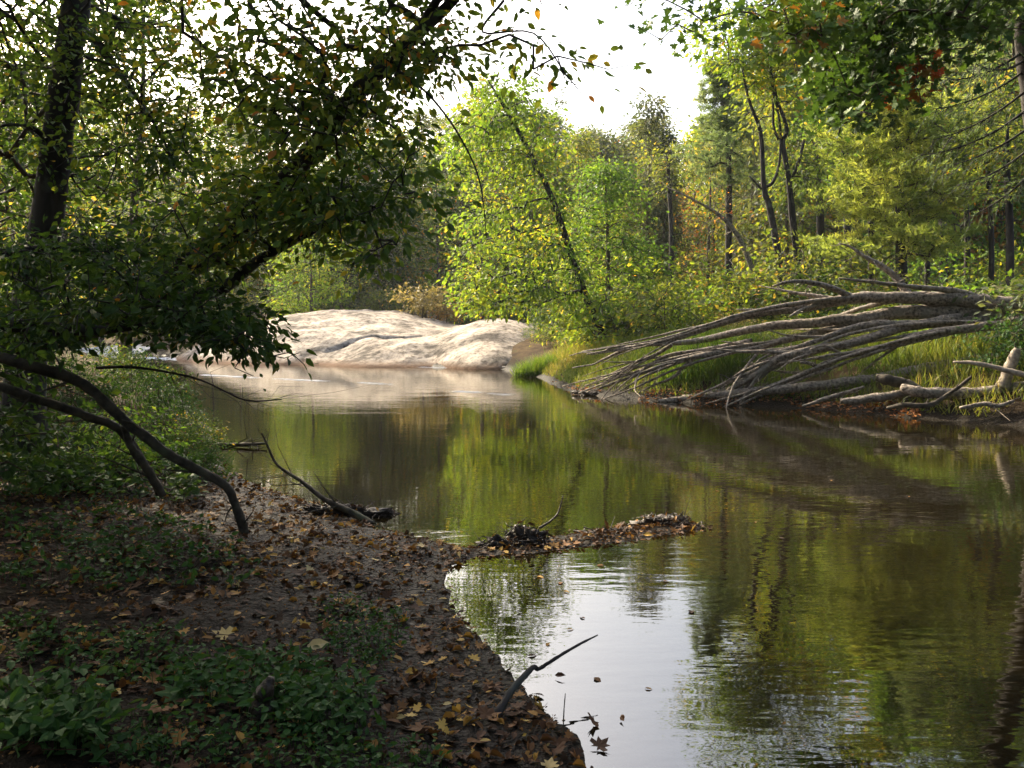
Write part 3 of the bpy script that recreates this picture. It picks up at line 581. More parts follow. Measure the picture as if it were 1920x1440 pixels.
forked('dark tree with a gnarled upright fork in front of the yellow green pine', [[(1500, 590, 20), (1498, 520, 18), (1485, 400, 18), (1478, 330, 15), (1468, 270, 12), (1475, 240, 11), (1455, 180, 8), (1440, 100, 5)], [(1485, 335, 9), (1497, 305, 9), (1508, 262, 7)], [(1460, 262, 8), (1450, 230, 7), (1452, 130, 5)]],
       np.vstack([cloud([(1380, 0), (1560, -40), (1620, 60), (1560, 160), (1470, 130), (1400, 80)], 190, 24, 28, .3, 1.0), cloud([(1450, -350), (1720, -300), (1700, 60), (1500, 0)], 200, 23, 29, .2, 1.2), cloud([(1490, 300), (1540, 260), (1560, 330), (1520, 380)], 30, 25, 27), cloud([(1400, 170), (1520, 150), (1510, 260), (1410, 300)], 34, 25.5, 28, .2)]), 'olive')
for k, (px, py1, Yk, dia, lab) in enumerate([(1535, 190, 31, 15, 'ivy wrapped slim trunk behind the gnarled fork'), (1890, 240, 23, 14, 'plain dark slim trunk beside the large dark conifer'), (1810, 300, 29, 11, 'slim leaning trunk in the shrubs behind the fallen limbs'), (1585, 120, 34, 13, 'slim dark trunk showing between the gnarled fork and the yellow green pine'), (1255, 330, 38, 9, 'thin dark trunk just beyond the blue green pine'), (1735, 210, 31, 10, 'thin dark trunk close behind the yellow green pine'), (1630, 380, 30, 12, 'short dark trunk half hidden by the yellow green pine'), (1855, 180, 26, 10, 'thin bent trunk between the two darkest slim trunks')]):
    x = (px - 960) / F * Yk; st = spline(np.array([[x, Yk, zat(x, Yk) - .1, dia * Yk / F / 2], [*P(px + 4, 450, Yk), dia * Yk / F / 2.1], [*P(px - 3, 300, Yk), dia * Yk / F / 2.6], [*P(px, py1, Yk), .02]]), 5)
    tree('slim_tree', lab, 'tree', [st], np.vstack([cloud([(px - 70, py1 - 80), (px + 80, py1 - 60), (px + 70, 330), (px - 60, 380)], 90, Yk - 2, Yk + 2, .3, 1.0)]), ['bright', 'olive', 'yellow'][k % 3], RH, .17, 12, .3, 'barkd', seg=.45, rtip=.005)
# bare dead leaning tree in front of the pine
Y = 29.0; st = S([(1422, 590, Y, 14), (1420, 540, Y, 13), (1395, 465, Y, 11), (1362, 415, Y, 9), (1320, 385, Y, 6), (1260, 355, Y, 3)])
att = cloud([(1230, 330), (1340, 300), (1400, 360), (1390, 420), (1300, 440), (1235, 400)], 70, 27.5, 30.5)
tree('dead_tree', 'leafless grey tree leaning across the blue green pine', 'tree', [st], att, 'orange', RH, .12, 1, .1, 'dwood', seg=.35, lift=.05, rtip=.005, flare=.2)

# big oak whose boughs enter from above
x, y = 11.5, 12.5
st = spline(np.array([[x, y, zat(x, y) - .1, .34], [11.2, 12.3, 3.5, .28], [10.2, 11.8, 6.5, .22], [8.6, 11.3, 8.0, .14], [6.8, 10.8, 7.6, .07], [5.2, 10.5, 6.8, .03]]), 6)
s2 = spline(np.array([[*P(1660, 20, 10.8), .05], [*P(1625, 120, 10.8), .04], [*P(1585, 200, 10.7), .025], [*P(1572, 255, 10.6), .01]]), 5)
att = np.vstack([cloud([(1440, 0), (1770, 0), (1790, 60), (1720, 120), (1740, 200), (1660, 180), (1600, 250), (1560, 200), (1520, 160), (1470, 120)], 170, 9.5, 12.5, .55, .6), cloud([(1790, -20), (1920, -20), (1920, 90), (1800, 100)], 50, 10, 13, .2),
                 cloud([(1420, 10), (1540, 0), (1560, 60), (1480, 100)], 34, 8.5, 9.5), cloud([(1690, 140), (1780, 140), (1760, 185), (1690, 180)], 16, 10, 11), cloud([(1350, -500), (2300, -500), (2300, -20), (1420, -20)], 700, 9, 14),
                 dl([(1130, 0, 10), (1180, 12, 10), (1230, 25, 10), (1270, 45, 10), (1300, 60, 10), (1215, 60, 10), (1180, 45, 10), (1240, 75, 10), (1320, 40, 10), (1350, 30, 10), (1290, 20, 10), (1250, 0, 10), (1200, -15, 10)])])
def oaktone(pos):
    c1 = P(1715, 160, 10.5); c2 = P(1480, 55, 9); t = np.clip(.42 + fbm(pos * 1.4, 2) * .45 + rng.normal(size=len(pos)) * .1, 0, .86)
    red = (np.linalg.norm((pos - c1) * [1, .4, 1.3], axis=1) < .36) & (rng.random(len(pos)) < .8); t[red] = .93 + .09 * rng.random(red.sum())
    bri = np.linalg.norm((pos - c2) * [1, .4, 1], axis=1) < .5; t[bri] = .72 + .2 * rng.random(bri.sum()); k = bri & (rng.random(len(pos)) < .12); t[k] = .96; return t
tree('oak_tree', 'large oak with dark overhead boughs and a few red leaf sprays', 'tree', [st, s2], att, 'oak', MP, .11, 14, .24, 'barkb', seg=.25, lift=.1, rtip=.004, clump=1.4, tone=oaktone, droop=-.3)
bright(1085, 640, 252, 46, 75, 'olive', 'olive crowned tree filling in behind the slim leaning tree', na=340, leaf=.2, per=15)
bright(905, 640, 150, 47, 80, 'yellow', 'tall yellowing tree standing directly behind the slim leaning crown', na=340, leaf=.2, per=15)
print('right trees', time.time() - T0)

# ------------------------------------------------------------------ woods behind: prototypes and copies
protos = {}
def proto(key, H, R, leafm, na, leaf, per, spread, **kw):
    protos[key] = (generic('forest_tree', 'x', 'tree', 0, 300, H, R, leafm, na, leaf, per, spread, .2, **kw), H)
zz = zat(0, 300)
proto('a', 15, 4.6, 'olive', 340, .36, 18, .55, lo=.12); proto('b', 15, 3.8, 'greyg', 320, .34, 18, .5, lo=.15); proto('c', 15, 4.8, 'olive', 360, .36, 17, .55, lo=.05)
proto('d', 15, 3.0, 'pine', 340, .32, 18, .42, kind='cone', lo=.1)
used = {}
def wood(key, px, topy, Y, m, label, group, wid=1.0):
    o, H = protos[key]; x = (px - 960) / F * Y; z = zat(x, Y); h = topz(topy, Y) - z; s = max(h, 4) / H; rz = rng.random() * 6.28; sc = (s * wid, s * wid, s)
    if key not in used:
        used[key] = 1; o.location = (x, Y, z - .2); o.rotation_euler = (0, 0, rz); o.scale = sc; o['label'] = label; o['group'] = group
        for ch in o.children:
            if ch.name.startswith('crown'): ch.material_slots[0].link = 'OBJECT'; ch.material_slots[0].material = M[m]
    else: copy_thing(o, (x, Y, z - .2), rz, sc, label, group, M[m])
g1 = 'wooded hillside trees far behind the granite'
lab1 = 'hazy tree in the far wooded hillside above the granite'
for k in range(46):
    px = -260 + k * 49 + rng.normal() * 14; Y = 95 + 45 * rng.random()
    top = np.interp(px, [-300, 300, 560, 800, 1000, 1130, 1300, 1500, 2000], [130, 195, 190, 205, 210, 250, 235, 220, 180]) + rng.normal() * 16
    wood('abcd'[rng.integers(0, 4)], px, top, Y, ['olive', 'greyg', 'greyg', 'yellow', 'olive'][rng.integers(0, 5)], lab1, g1, 1.25)
g2 = 'forest trees in the valley right behind the granite'
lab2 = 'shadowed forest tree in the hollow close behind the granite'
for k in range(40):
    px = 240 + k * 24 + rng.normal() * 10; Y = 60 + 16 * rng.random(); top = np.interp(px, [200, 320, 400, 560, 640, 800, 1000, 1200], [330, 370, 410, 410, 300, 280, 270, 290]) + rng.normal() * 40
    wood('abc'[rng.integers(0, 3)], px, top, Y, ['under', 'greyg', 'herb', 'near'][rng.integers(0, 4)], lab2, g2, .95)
g3 = 'woodland trees behind the sunny bank'
for k in range(38):
    px = 1180 + k * 23 + rng.normal() * 10; Y = 38 + 26 * rng.random(); top = np.interp(px, [1180, 1300, 1400, 1500, 1700, 2000], [330, 250, 170, 70, -60, -140]) + rng.normal() * 50
    wood('abcd'[rng.integers(0, 4)], px, top, Y, ['yellow', 'olive', 'greyg', 'bright', 'olive', 'olive', 'orange'][rng.integers(0, 7) if 1 else rng.integers(0, 5)], 'sunlit woodland tree behind the pines of the sunny bank', g3, .8)
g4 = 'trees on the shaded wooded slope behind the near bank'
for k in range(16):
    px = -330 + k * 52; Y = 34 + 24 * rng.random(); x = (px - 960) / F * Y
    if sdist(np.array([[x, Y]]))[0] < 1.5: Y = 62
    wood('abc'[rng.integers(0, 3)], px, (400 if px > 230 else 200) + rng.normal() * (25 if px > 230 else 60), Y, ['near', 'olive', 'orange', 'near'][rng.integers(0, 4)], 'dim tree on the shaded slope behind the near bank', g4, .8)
g5 = 'woods around the river beyond the view'
for k, (x, y) in enumerate([(13, 3), (17, -5), (15, -14), (8, -30), (21, 6), (24, -12), (-1, -32), (-9, -12), (-13, -3), (-14, 6), (-20, 0), (-18, -16), (-5, -18), (18, 11)]):
    copy_thing(protos['ac'[k % 2]][0], (x, y, zat(x, y) - .2), k * 1.3, (1.05, 1.05, 1.05), 'woodland tree on the banks beyond the view', g5, M['olive'])
bright(585, 600, 425, 53, 92, 'yellow', 'round sunny yellow green tree standing behind the granite', na=420, leaf=.2, per=18, spread=.4, lo=.0)
bright(1052, 300, 170, 75, 32, 'greyg', 'thin grey pointed tree rising above the distant treeline', na=120, leaf=.26, per=9, spread=.35, kind='cone', lo=.3, tr=.1)
print('woods', time.time() - T0)

# ------------------------------------------------------------------ shrubs
def shrub_proto(leafm, n, R, H, leaf, tpl=RH, seed=0, per=10):
    a = rng.random(n * 2) * 6.28; rr = R * np.sqrt(rng.random(n * 2)); h = H * (.15 + .85 * rng.random(n * 2) ** .8) * (1 - .45 * (rr / R) ** 2); w = np.column_stack([rr * np.cos(a), rr * np.sin(a), h])
    w = w[vnoise(w / (R * .45) + seed) > .3][:n]; o = empty('shrub', (0, 0, 0), 'x', 'shrub')
    s = spline(np.array([[0, 0, -.1, .03], [.05, 0, H * .3, .02], [.02, .06, H * .6, .01]]), 4); mb = MB(); tube(mb, s[:, :3], s[:, 3], 6); mb.build('stem', M['twig'], o)
    N, par, r, tips, n0 = grow(s[:, :3], s[:, 3], w, .25, .08, .2, .003); crown('crown', [M[leafm], M['twig']], N, par, r, tips, n0, tpl, leaf, per, R * .13, o, None, clump=1.5)
    return o
sp = [shrub_proto('bright', 120, 1.2, 1.6, .12), shrub_proto('yellow', 110, 1.0, 1.3, .12, seed=3), shrub_proto('olive', 130, 1.4, 2.2, .13, seed=8)]
used_s = set()
def shrub(k, x, y, s, label, group, m=None, dz=0.0):
    z = zat(x, y) - .05 + dz; rz = rng.random() * 6.28; sc = (s, s, s * (.85 + .3 * rng.random()))
    if k not in used_s:
        used_s.add(k); o = sp[k]; o.location = (x, y, z); o.rotation_euler = (0, 0, rz); o.scale = sc; o['label'] = label; o['group'] = group
    else: o = copy_thing(sp[k], (x, y, z), rz, sc, label, group)
    for c in o.children:
        if m and c.name.startswith('crown'): c.material_slots[0].link = 'OBJECT'; c.material_slots[0].material = M[m]
for k in range(26):
    px = 1250 + k * 26 + rng.normal() * 14; Y = 19.3 + 4.5 * rng.random(); x = (px - 960) / F * Y
    if sdist(np.array([[x, Y]]))[0] > 1.2: shrub(rng.integers(0, 3), x, Y, .35 + .35 * rng.random(), 'low weedy shrub in the meadow grass behind the fallen limbs', 'low weeds in the meadow', ['olive', 'yellow', 'under', 'olive', 'tan'][rng.integers(0, 5)])
for px, Y, s_, m in [(1008, 37, .55, 'near'), (1032, 38.5, .8, 'under'), (1050, 35, .6, 'olive'), (1022, 35, .45, 'olive'), (1068, 33, .55, 'yellow'), (1040, 41, .9, 'near')]:
    shrub(2, (px - 960) / F * Y, Y, s_, 'small shrub in the notch between the granite and the leaning tree', 'small shrubs between granite and leaning tree', m)
gs = 'understory shrubs along the sunny bank'
for k in range(64):
    px = 1090 + k * 14 + rng.normal() * 12; Y = 24 + 11 * rng.random(); x = (px - 960) / F * Y
    if sdist(np.array([[x, Y]]))[0] < 2.2: continue
    shrub(rng.integers(0, 3), x, Y, .8 + .9 * rng.random(), 'leafy shrub in the sunny understory beneath the pines', gs, ['bright', 'yellow', 'olive', 'olive', 'under'][rng.integers(0, 5)])
for px, py, Y, s, m, lab in [(1965, 560, 16.5, 1.35, 'greyg', 'vine draped pale leaved shrub beside the fallen limbs'), (1810, 640, 18.5, 1.0, 'bright', 'green shrub under the fallen trunk'), (1850, 470, 21, 1.7, 'yellow', 'golden yellow shrub above the fallen trunk'), (1700, 640, 19.5, .8, 'yellow', 'yellowing low shrub glimpsed between the fallen limbs'), (1905, 690, 15.5, .8, 'herb', 'dark leafy shrub at the foot of the fallen trunk')]:
    x = (px - 960) / F * Y; shrub(0 if m != 'yellow' else 1, x, Y, s, lab, 'shrubs around the fallen tree', m)
for px, Y, s, m, lab in [(792, 49.0, 1.9, 'tan', 'tan dry shrub growing on top of the granite'), (838, 50, 1.2, 'orange', 'russet shrub growing at the back edge of the granite'), (720, 54, 1.8, 'olive', 'dark olive shrub behind the granite crest'), (960, 52, 1.6, 'near', 'dark shrub in the shaded notch behind the granite'), (900, 54, 2.0, 'near', 'large dark shrub behind the paler granite hump')]:
    x = (px - 960) / F * Y; h = max(zat(x, Y), float(rock_h(np.array([x]), np.array([Y]))[0])); shrub(1, x, Y, s, lab, 'shrubs behind the granite', m, h - zat(x, Y))
for k, (px, py, s) in enumerate([(235, 705, .5), (262, 725, .42), (290, 742, .4), (318, 765, .36), (345, 790, .34), (368, 815, .3), (385, 845, .28), (300, 800, .38), (340, 840, .34), (250, 770, .42), (380, 872, .26), (215, 740, .45)]):
    g = G(px, py, .25); shrub(2 if k % 2 else 0, g[0], g[1], s, 'small dim shrub among weeds fringing the shaded waterline', 'small shrubs fringing the shaded waterline', ['under', 'herb', 'near'][k % 3])
for px, py, s, m, lab in [(60, 800, .6, 'herb', 'leafy shrub beneath the upper end of the dead leaning stem'), (190, 800, .4, 'herb', 'green shrub crowding the dead leaning stems by the water'), (120, 880, .4, 'under', 'bright leaved shrub glowing under the dead leaning stems'), (300, 820, .35, 'under', 'small shrub at the shaded waterline below the drooping bough'), (-20, 900, .7, 'under', 'dark shrub low on the bank at the picture edge'), (225, 860, .45, 'bright', 'small lit shrub beside the grey bank log')]:
    g = G(px, py, .35); shrub([0, 2, 1][hash(lab) % 3 if False else len(lab) % 3], g[0], g[1], s, lab, 'shrubs on the near bank', m)

# ------------------------------------------------------------------ grass
def blades(mb, xy, hgt, w, tone, lean=.35, z=None):
    n = len(xy); zz_ = gz(xy) if z is None else z; ax = np.column_stack([rng.normal(size=n) * lean, rng.normal(size=n) * lean, np.ones(n)])
    put(mb, BL, np.column_stack([xy, zz_ - .02]), ax, rdir(n, 0, .2), hgt, tone, 0, w)
mb = MB(); p = np.column_stack([-1 + 14 * rng.random(90000), 14.5 + 17 * rng.random(90000)]); d = sdist(p)
p = p[(d > .15) & (d < 7.5) & (p[:, 0] > .2)]; p = p[vnoise(np.column_stack([p * .9, np.zeros(len(p))])) > .12][:36000]; n = len(p)
tn = np.clip(.55 + fbm(np.column_stack([p * .45, np.zeros(n)]), 3) * .55 + rng.normal(size=n) * .12, 0, 1)
blades(mb, p, (.22 + .5 * rng.random(n)) * np.clip(.35 + .4 * sdist(p), .3, 1), .018, tn, .45); tag(mb.build('grass', M['grass']), 'sunlit yellow green meadow grass on the bank behind the fallen limbs', kind='stuff')
for (px, py, rad, hgt, lab) in [(1003, 690, .75, .75, 'bright green tuft of tall grass where the granite meets the bank'), (1335, 715, 1.3, 1.15, 'dome shaped clump of lush green grass behind the fallen limbs'), (1270, 700, .7, .8, 'smaller lush grass clump next to the dome shaped clump')]:
    g = G(px, py, .4) if px > 1100 else G(px, 702, .05); n = int(1500 * rad); a = rng.random(n) * 6.28; r = rad * np.sqrt(rng.random(n)); q = np.column_stack([g[0] + r * np.cos(a), g[1] + .6 * r * np.sin(a)])
    mb = MB(); blades(mb, q, hgt * (.55 + .55 * rng.random(n)) * (1 - .4 * (r / rad) ** 2), .02, np.clip(.5 + rng.normal(size=n) * .25, 0, 1), .4, np.maximum(gz(q), 0)); tag(mb.build('grass_clump', M['lush']), lab, 'grass clump', 'grass clumps on the sunny bank')

# ------------------------------------------------------------------ fallen tree and driftwood on the sunny bank
def limb_obj(name, pts, m, parent=None, base=None, rough=.34, twigs=6, tl=.45, seed=0, wob=.018):
    w = spline(pts, 7); mb = MB(); tube(mb, w[:, :3], w[:, 3], 10, rough, seed * 3.7, wob=wob)
    if twigs:
        k = rng.integers(2, len(w) - 2, twigs); A = w[k, :3]; B = A + unit(w[k + 1, :3] - w[k - 1, :3]) * tl * rng.random((twigs, 1)) * .8 + rng.normal(size=(twigs, 3)) * tl * .35
        mid = (A + B) / 2 + rng.normal(size=(twigs, 3)) * tl * .08; rr = np.minimum(w[k, 3] * .3, .014)
        edges_tubes(mb, A, mid, rr, rr * .7, 0, 5); edges_tubes(mb, mid, B, rr * .7, rr * .3, 0, 5)
    return mb.build(name, m, parent, base)
LM = lambda l: np.array([[*P(a, b_, d), s * d / F / 2] for a, b_, d, s in l])
base = P(1975, 600, 17.3); ft = empty('fallen_tree', base, 'bleached fallen tree with long bare limbs sweeping down to the water', 'fallen tree')
w = spline(LM([(2080, 640, 17.3, 75), (1980, 605, 17.3, 66), (1900, 592, 17.3, 55), (1800, 586, 17.4, 44), (1700, 585, 17.6, 34), (1560, 602, 18, 27), (1420, 616, 18.6, 20), (1300, 640, 19.3, 14), (1210, 646, 19.2, 10), (1160, 660, 19.4, 8), (1120, 678, 19.7, 5), (1072, 690, 20, 3)]), 7); w[:, 3] *= .78
mb = MB(); tube(mb, w[:, :3], w[:, 3], 14, .2, 2, wob=.04); mb.build('trunk', M['dwood'], ft, base)
limbs = [
 [(1960, 585, 17.2, 46), (1850, 568, 17.2, 36), (1770, 560, 17.3, 32), (1690, 558, 17.5, 27), (1590, 560, 17.8, 24), (1500, 578, 18.2, 20), (1400, 592, 18.7, 16), (1300, 622, 19.2, 11), (1250, 638, 19.5, 8), (1180, 650, 20, 6), (1100, 665, 20.6, 3)],
 [(1600, 557, 17.8, 15), (1560, 540, 17.7, 13), (1520, 530, 17.6, 10), (1480, 528, 17.5, 7), (1450, 536, 17.5, 4)],
 [(1860, 570, 17.3, 26), (1790, 545, 17.2, 14), (1720, 538, 17.2, 11), (1650, 530, 17.2, 8), (1610, 526, 17.2, 6), (1572, 522, 17.2, 4)],
 [(1705, 560, 17.6, 20), (1690, 532, 17.7, 17), (1660, 502, 17.8, 13), (1620, 480, 17.9, 9), (1592, 462, 18, 5), (1572, 456, 18, 3)],
 [(1860, 600, 17.2, 26), (1720, 608, 17.2, 21), (1640, 608, 17.3, 18), (1590, 618, 17.5, 15), (1500, 650, 17.9, 11), (1450, 660, 18.1, 9), (1400, 658, 18.4, 6)],
 [(1800, 596, 17.1, 24), (1690, 615, 17.1, 20), (1610, 640, 17.3, 20), (1560, 650, 17.5, 19), (1470, 668, 17.9, 17), (1420, 700, 18.2, 15), (1370, 730, 18.6, 11), (1340, 750, 18.9, 7)],
 [(1990, 600, 16.6, 28), (1900, 606, 16.6, 24), (1820, 616, 16.6, 20), (1740, 625, 16.8, 17), (1670, 648, 17, 16), (1580, 668, 17.3, 15), (1540, 688, 17.5, 14), (1470, 715, 17.9, 11), (1420, 735, 18.2, 9), (1370, 758, 18.5, 6)],
 [(1600, 606, 18.0, 17), (1500, 632, 18.4, 17), (1420, 650, 18.8, 15), (1300, 670, 19.3, 13), (1230, 690, 19.7, 9), (1170, 712, 20.2, 7), (1100, 735, 20.8, 4)],
 [(1410, 640, 19, 13), (1330, 655, 19.4, 11), (1250, 668, 19.8, 9), (1210, 690, 20, 7), (1150, 712, 20.5, 5), (1085, 738, 21, 3)],
 [(1260, 646, 19.6, 9), (1225, 668, 19.9, 8), (1190, 680, 20.1, 7), (1160, 700, 20.4, 6), (1120, 725, 20.8, 3)],
 [(1300, 672, 19.3, 9), (1278, 692, 19.4, 8), (1262, 708, 19.5, 7), (1220, 725, 19.8, 4), (1205, 732, 20, 3)],
 [(1210, 647, 19.9, 5), (1150, 652, 20.2, 5), (1128, 660, 20.4, 4), (1093, 661, 20.7, 3), (1068, 667, 21, 2)],
 [(1575, 662, 17.4, 9), (1545, 648, 17.3, 6), (1520, 655, 17.3, 4)],
 [(1540, 690, 17.5, 10), (1520, 682, 17.4, 9), (1500, 679, 17.4, 5)],
]
lm = lambda l: LM([(a, b_, c - .9 * min(1, max(0, (1560 - a) / 300)), s * .84) for a, b_, c, s in l])
for k in range(13):                                               # slender limbs between the bigger ones
    l = limbs[[0, 5, 6, 7, 8, 0, 7, 6, 5, 9][k % 10]]; l = l[rng.integers(1, max(2, len(l) - 5)):]; l = l[::2] + ([l[-1]] if len(l) % 2 == 0 else []); dy, dx, dd = rng.normal() * 20, rng.normal() * 25, rng.normal() * .5; m = len(l)
    limb_obj('limb', lm([(a + dx * j / m, b_ + dy * min(1, j / 2) + rng.normal() * 1.0, c + dd * j / m, max(2.2, s * .5)) for j, (a, b_, c, s) in enumerate(l)]), M['dwood'], ft, base, seed=40 + k, twigs=13, tl=.34)
for k, l in enumerate(limbs[:1] + limbs[4:10]):                     # forks off the bigger limbs
    w = spline(lm(l), 7)
    for j in range(7):
        q = int(len(w) * (.3 + .55 * rng.random())); t = unit(w[q, :3] - w[q - 3, :3]); ln = (.7 + 1.8 * rng.random()) * (1.1 - .5 * q / len(w)); r0 = w[q, 3] * (.45 + .2 * rng.random())
        side = rng.normal(size=3) * [.18, .42, .24] + [0, 0, -.12 + .1 * rng.random()]; d1 = unit(t + side); d2 = unit(t + side * 2 + [0, 0, -.15 * rng.random()])
        p0 = w[q, :3]; limb_obj('limb', np.array([[*p0, r0], [*(p0 + d1 * ln * .35), r0 * .8], [*(p0 + d1 * ln * .6 + d2 * ln * .1), r0 * .55], [*(p0 + d1 * ln * .6 + d2 * ln * .45), r0 * .2]]), M['dwood'], ft, base, twigs=5, tl=.35, seed=k + j * 9)
for k, l in enumerate(limbs): limb_obj('limb', lm(l), M['dwood'], ft, base, seed=k, twigs=18 if k < 9 else 5, tl=.36)
gd = 'driftwood lying along the foot of the sunny bank'
def log(name, label, pts, m, cat='log', group=gd, **kw):
    w = np.array(pts); b_ = w[len(w) // 2, :3].copy(); o = limb_obj(name, w, m, None, b_, **kw); return tag(o, label, cat, group)
log('driftwood_log', 'long grey log lying parallel to the waterline under the fallen limbs', LM([(1280, 745, 18.6, 9), (1370, 738, 18, 15), (1450, 731, 17.6, 17), (1560, 720, 17.2, 20), (1640, 709, 17, 18), (1720, 695, 16.8, 24), (1800, 683, 16.7, 26), (1935, 670, 16.5, 34)]), M['dwood'], twigs=3)
log('driftwood_log', 'stout brown log with a broken stub end near the sandy shore', LM([(1690, 728, 15.6, 18), (1720, 734, 15.4, 21), (1770, 738, 15.3, 21), (1830, 735, 15.2, 19), (1890, 728, 15, 17), (1960, 718, 14.9, 16)]), M['dwood'], twigs=1)
log('driftwood_log', 'short thick log with a rounded rotten end pointing up', LM([(1642, 708, 16, 14), (1662, 712, 15.9, 20), (1700, 722, 15.8, 20), (1740, 740, 15.6, 15)]), M['deadstem'], twigs=0)
log('driftwood_log', 'half sunken log with a pale cut end below the long grey log', LM([(1576, 752, 16.2, 10), (1610, 750, 16.1, 16), (1660, 743, 15.9, 16), (1720, 732, 15.8, 12)]), M['dwood'], twigs=1)
log('driftwood_branch', 'bleached pale bare branch slanting above the stout brown log', LM([(1786, 679, 15.2, 4), (1830, 682, 15, 8), (1880, 693, 14.8, 10), (1935, 708, 14.6, 12)]), M['dwoodpale'], 'branch', twigs=0)
log('tree_stump', 'pale leaning broken stump behind the bleached branch', LM([(1878, 728, 15, 26), (1887, 705, 15, 20), (1900, 672, 15, 20), (1908, 655, 15, 12)]), M['dwoodpale'], 'stump', None, twigs=0)
log('driftwood_branch', 'dark crooked branch dipping into the water below the stout log', LM([(1662, 764, 15.2, 6), (1695, 760, 15, 10), (1740, 760, 14.9, 10), (1770, 746, 14.9, 8), (1815, 712, 14.9, 6), (1822, 706, 14.9, 4)]), M['deadstem'], 'branch', twigs=4)
log('driftwood_branch', 'thin twisted branch lying on the sandy shore', LM([(1800, 765, 14.6, 6), (1845, 758, 14.5, 9), (1870, 762, 14.4, 8), (1900, 752, 14.4, 6)]), M['dwood'], 'branch', twigs=3)
log('driftwood_branch', 'slender grey branch sloping from the bank grass to the dark water edge', LM([(1505, 762, 16.7, 4), (1540, 750, 16.6, 8), (1580, 738, 16.5, 8), (1620, 726, 16.5, 5)]), M['dwood'], 'branch', twigs=3)
log('driftwood_log', 'flat half buried log where the lowest limbs meet the water', LM([(1235, 752, 18.7, 8), (1290, 747, 18.5, 14), (1350, 736, 18.4, 17), (1410, 726, 18.3, 12)]), M['dwood'], twigs=2)
log('driftwood_branch', 'tangle of dark sticks at the tip of the fallen limbs', LM([(1072, 736, 20.7, 5), (1110, 738, 20.5, 10), (1170, 742, 20.2, 12), (1240, 750, 19.6, 8)]), M['wet'], 'branch', twigs=26, tl=.7)
log('driftwood_branch', 'small dark snag lying in the shallows below the granite', LM([(870, 687, 34, 4), (905, 692, 33.6, 6), (935, 690, 33.5, 7), (968, 692, 33.2, 5)]), M['wet'], 'branch', None, twigs=12, tl=.6)

# ------------------------------------------------------------------ dead stems and sticks on the near bank
gn = 'dead wood on the near bank'
D_ = lambda l: np.array([[*P(a, b_, d), s * d / F / 2] for a, b_, d, s in l])
e = G(462, 992, .12)
log('dead_sapling', 'long dead leaning stem curving down to the muddy bank', np.vstack([[[e[0], e[1], e[2] - .06, .042]], D_([(446, 955, e[1] - .05, 17), (425, 920, e[1] - .1, 16), (385, 888, e[1] - .15, 18), (310, 842, e[1] - .2, 18), (230, 785, e[1] - .3, 20), (130, 715, e[1] - .4, 21), (20, 676, e[1] - .5, 22), (-120, 640, e[1] - .6, 24)])]), M['deadstem'], 'dead sapling', gn, twigs=16, tl=.3, wob=.07, rough=.35)
log('dead_sapling', 'thinner dead stem sloping just under the long leaning one', D_([(300, 925, 6.9, 12), (268, 860, 6.8, 14), (215, 805, 6.7, 16), (150, 770, 6.6, 17), (60, 742, 6.5, 18), (-80, 715, 6.4, 20)]), M['deadstem'], 'dead sapling', gn, twigs=9, tl=.3, wob=.06, rough=.35)
log('dead_sapling', 'short forked dead stem standing between the two leaning stems', D_([(308, 930, 6.8, 14), (275, 875, 6.75, 17), (245, 835, 6.7, 15), (232, 800, 6.65, 12)]), M['deadstem'], 'dead sapling', gn, twigs=3)
e = G(330, 905, .2); log('bank_log', 'smooth grey log lying at the shaded waterline', D_([(265, 885, 9.3, 10), (300, 897, 9.2, 22), (350, 904, 9.1, 20), (400, 902, 9.0, 12)]), M['deadstem'], 'log', gn, twigs=0)
log('bank_branch', 'dark forked branch poking from the bank over the reflection', D_([(700, 985, 7.0, 15), (650, 955, 7.1, 13), (610, 935, 7.2, 10), (575, 910, 7.3, 8), (545, 890, 7.4, 6), (520, 868, 7.5, 5), (500, 830, 7.6, 4), (492, 812, 7.6, 2)]), M['deadstem'], 'branch', gn, twigs=18, tl=.5)
log('bank_branch', 'low driftwood branch floating by the shaded waterline', D_([(372, 822, 11.9, 6), (400, 832, 11.6, 9), (440, 834, 11.5, 8), (500, 832, 11.5, 4)]), M['deadstem'], 'branch', gn, twigs=14, tl=.8)
log('bank_branch', 'thin bare drooping branch with fine twigs above the shaded water', D_([(180, 690, 6.4, 6), (270, 690, 6.3, 5), (350, 705, 6.2, 4), (420, 735, 6.1, 3), (470, 752, 6, 3), (530, 748, 6, 2)]), M['barkd'], 'branch', gn, twigs=26, tl=.5)
e0 = G(885, 1408, .03); 
log('stick', 'bent brown stick leaning from the mud out over the white reflection', np.vstack([[[e0[0] - .02, e0[1] - .03, e0[2] - .05, .020]], D_([(900, 1385, 3.32, 19), (930, 1340, 3.4, 17), (962, 1290, 3.5, 14), (996, 1254, 3.6, 11), (1003, 1252, 3.62, 9), (1010, 1254, 3.63, 7.5), (1045, 1232, 3.7, 6.5), (1085, 1208, 3.8, 5), (1120, 1190, 3.88, 2.5)])]), M['barkd'], 'stick', gn, twigs=0, wob=.008)
e1 = G(1055, 1385); log('twig', 'hair thin upright twig standing in the shallow water', np.vstack([[[e1[0], e1[1], -.05, .003]], D_([(1057, 1340, e1[1], 2.5), (1060, 1300, e1[1], 1.6)])]), M['deadstem'], 'twig', gn, twigs=0, wob=0)
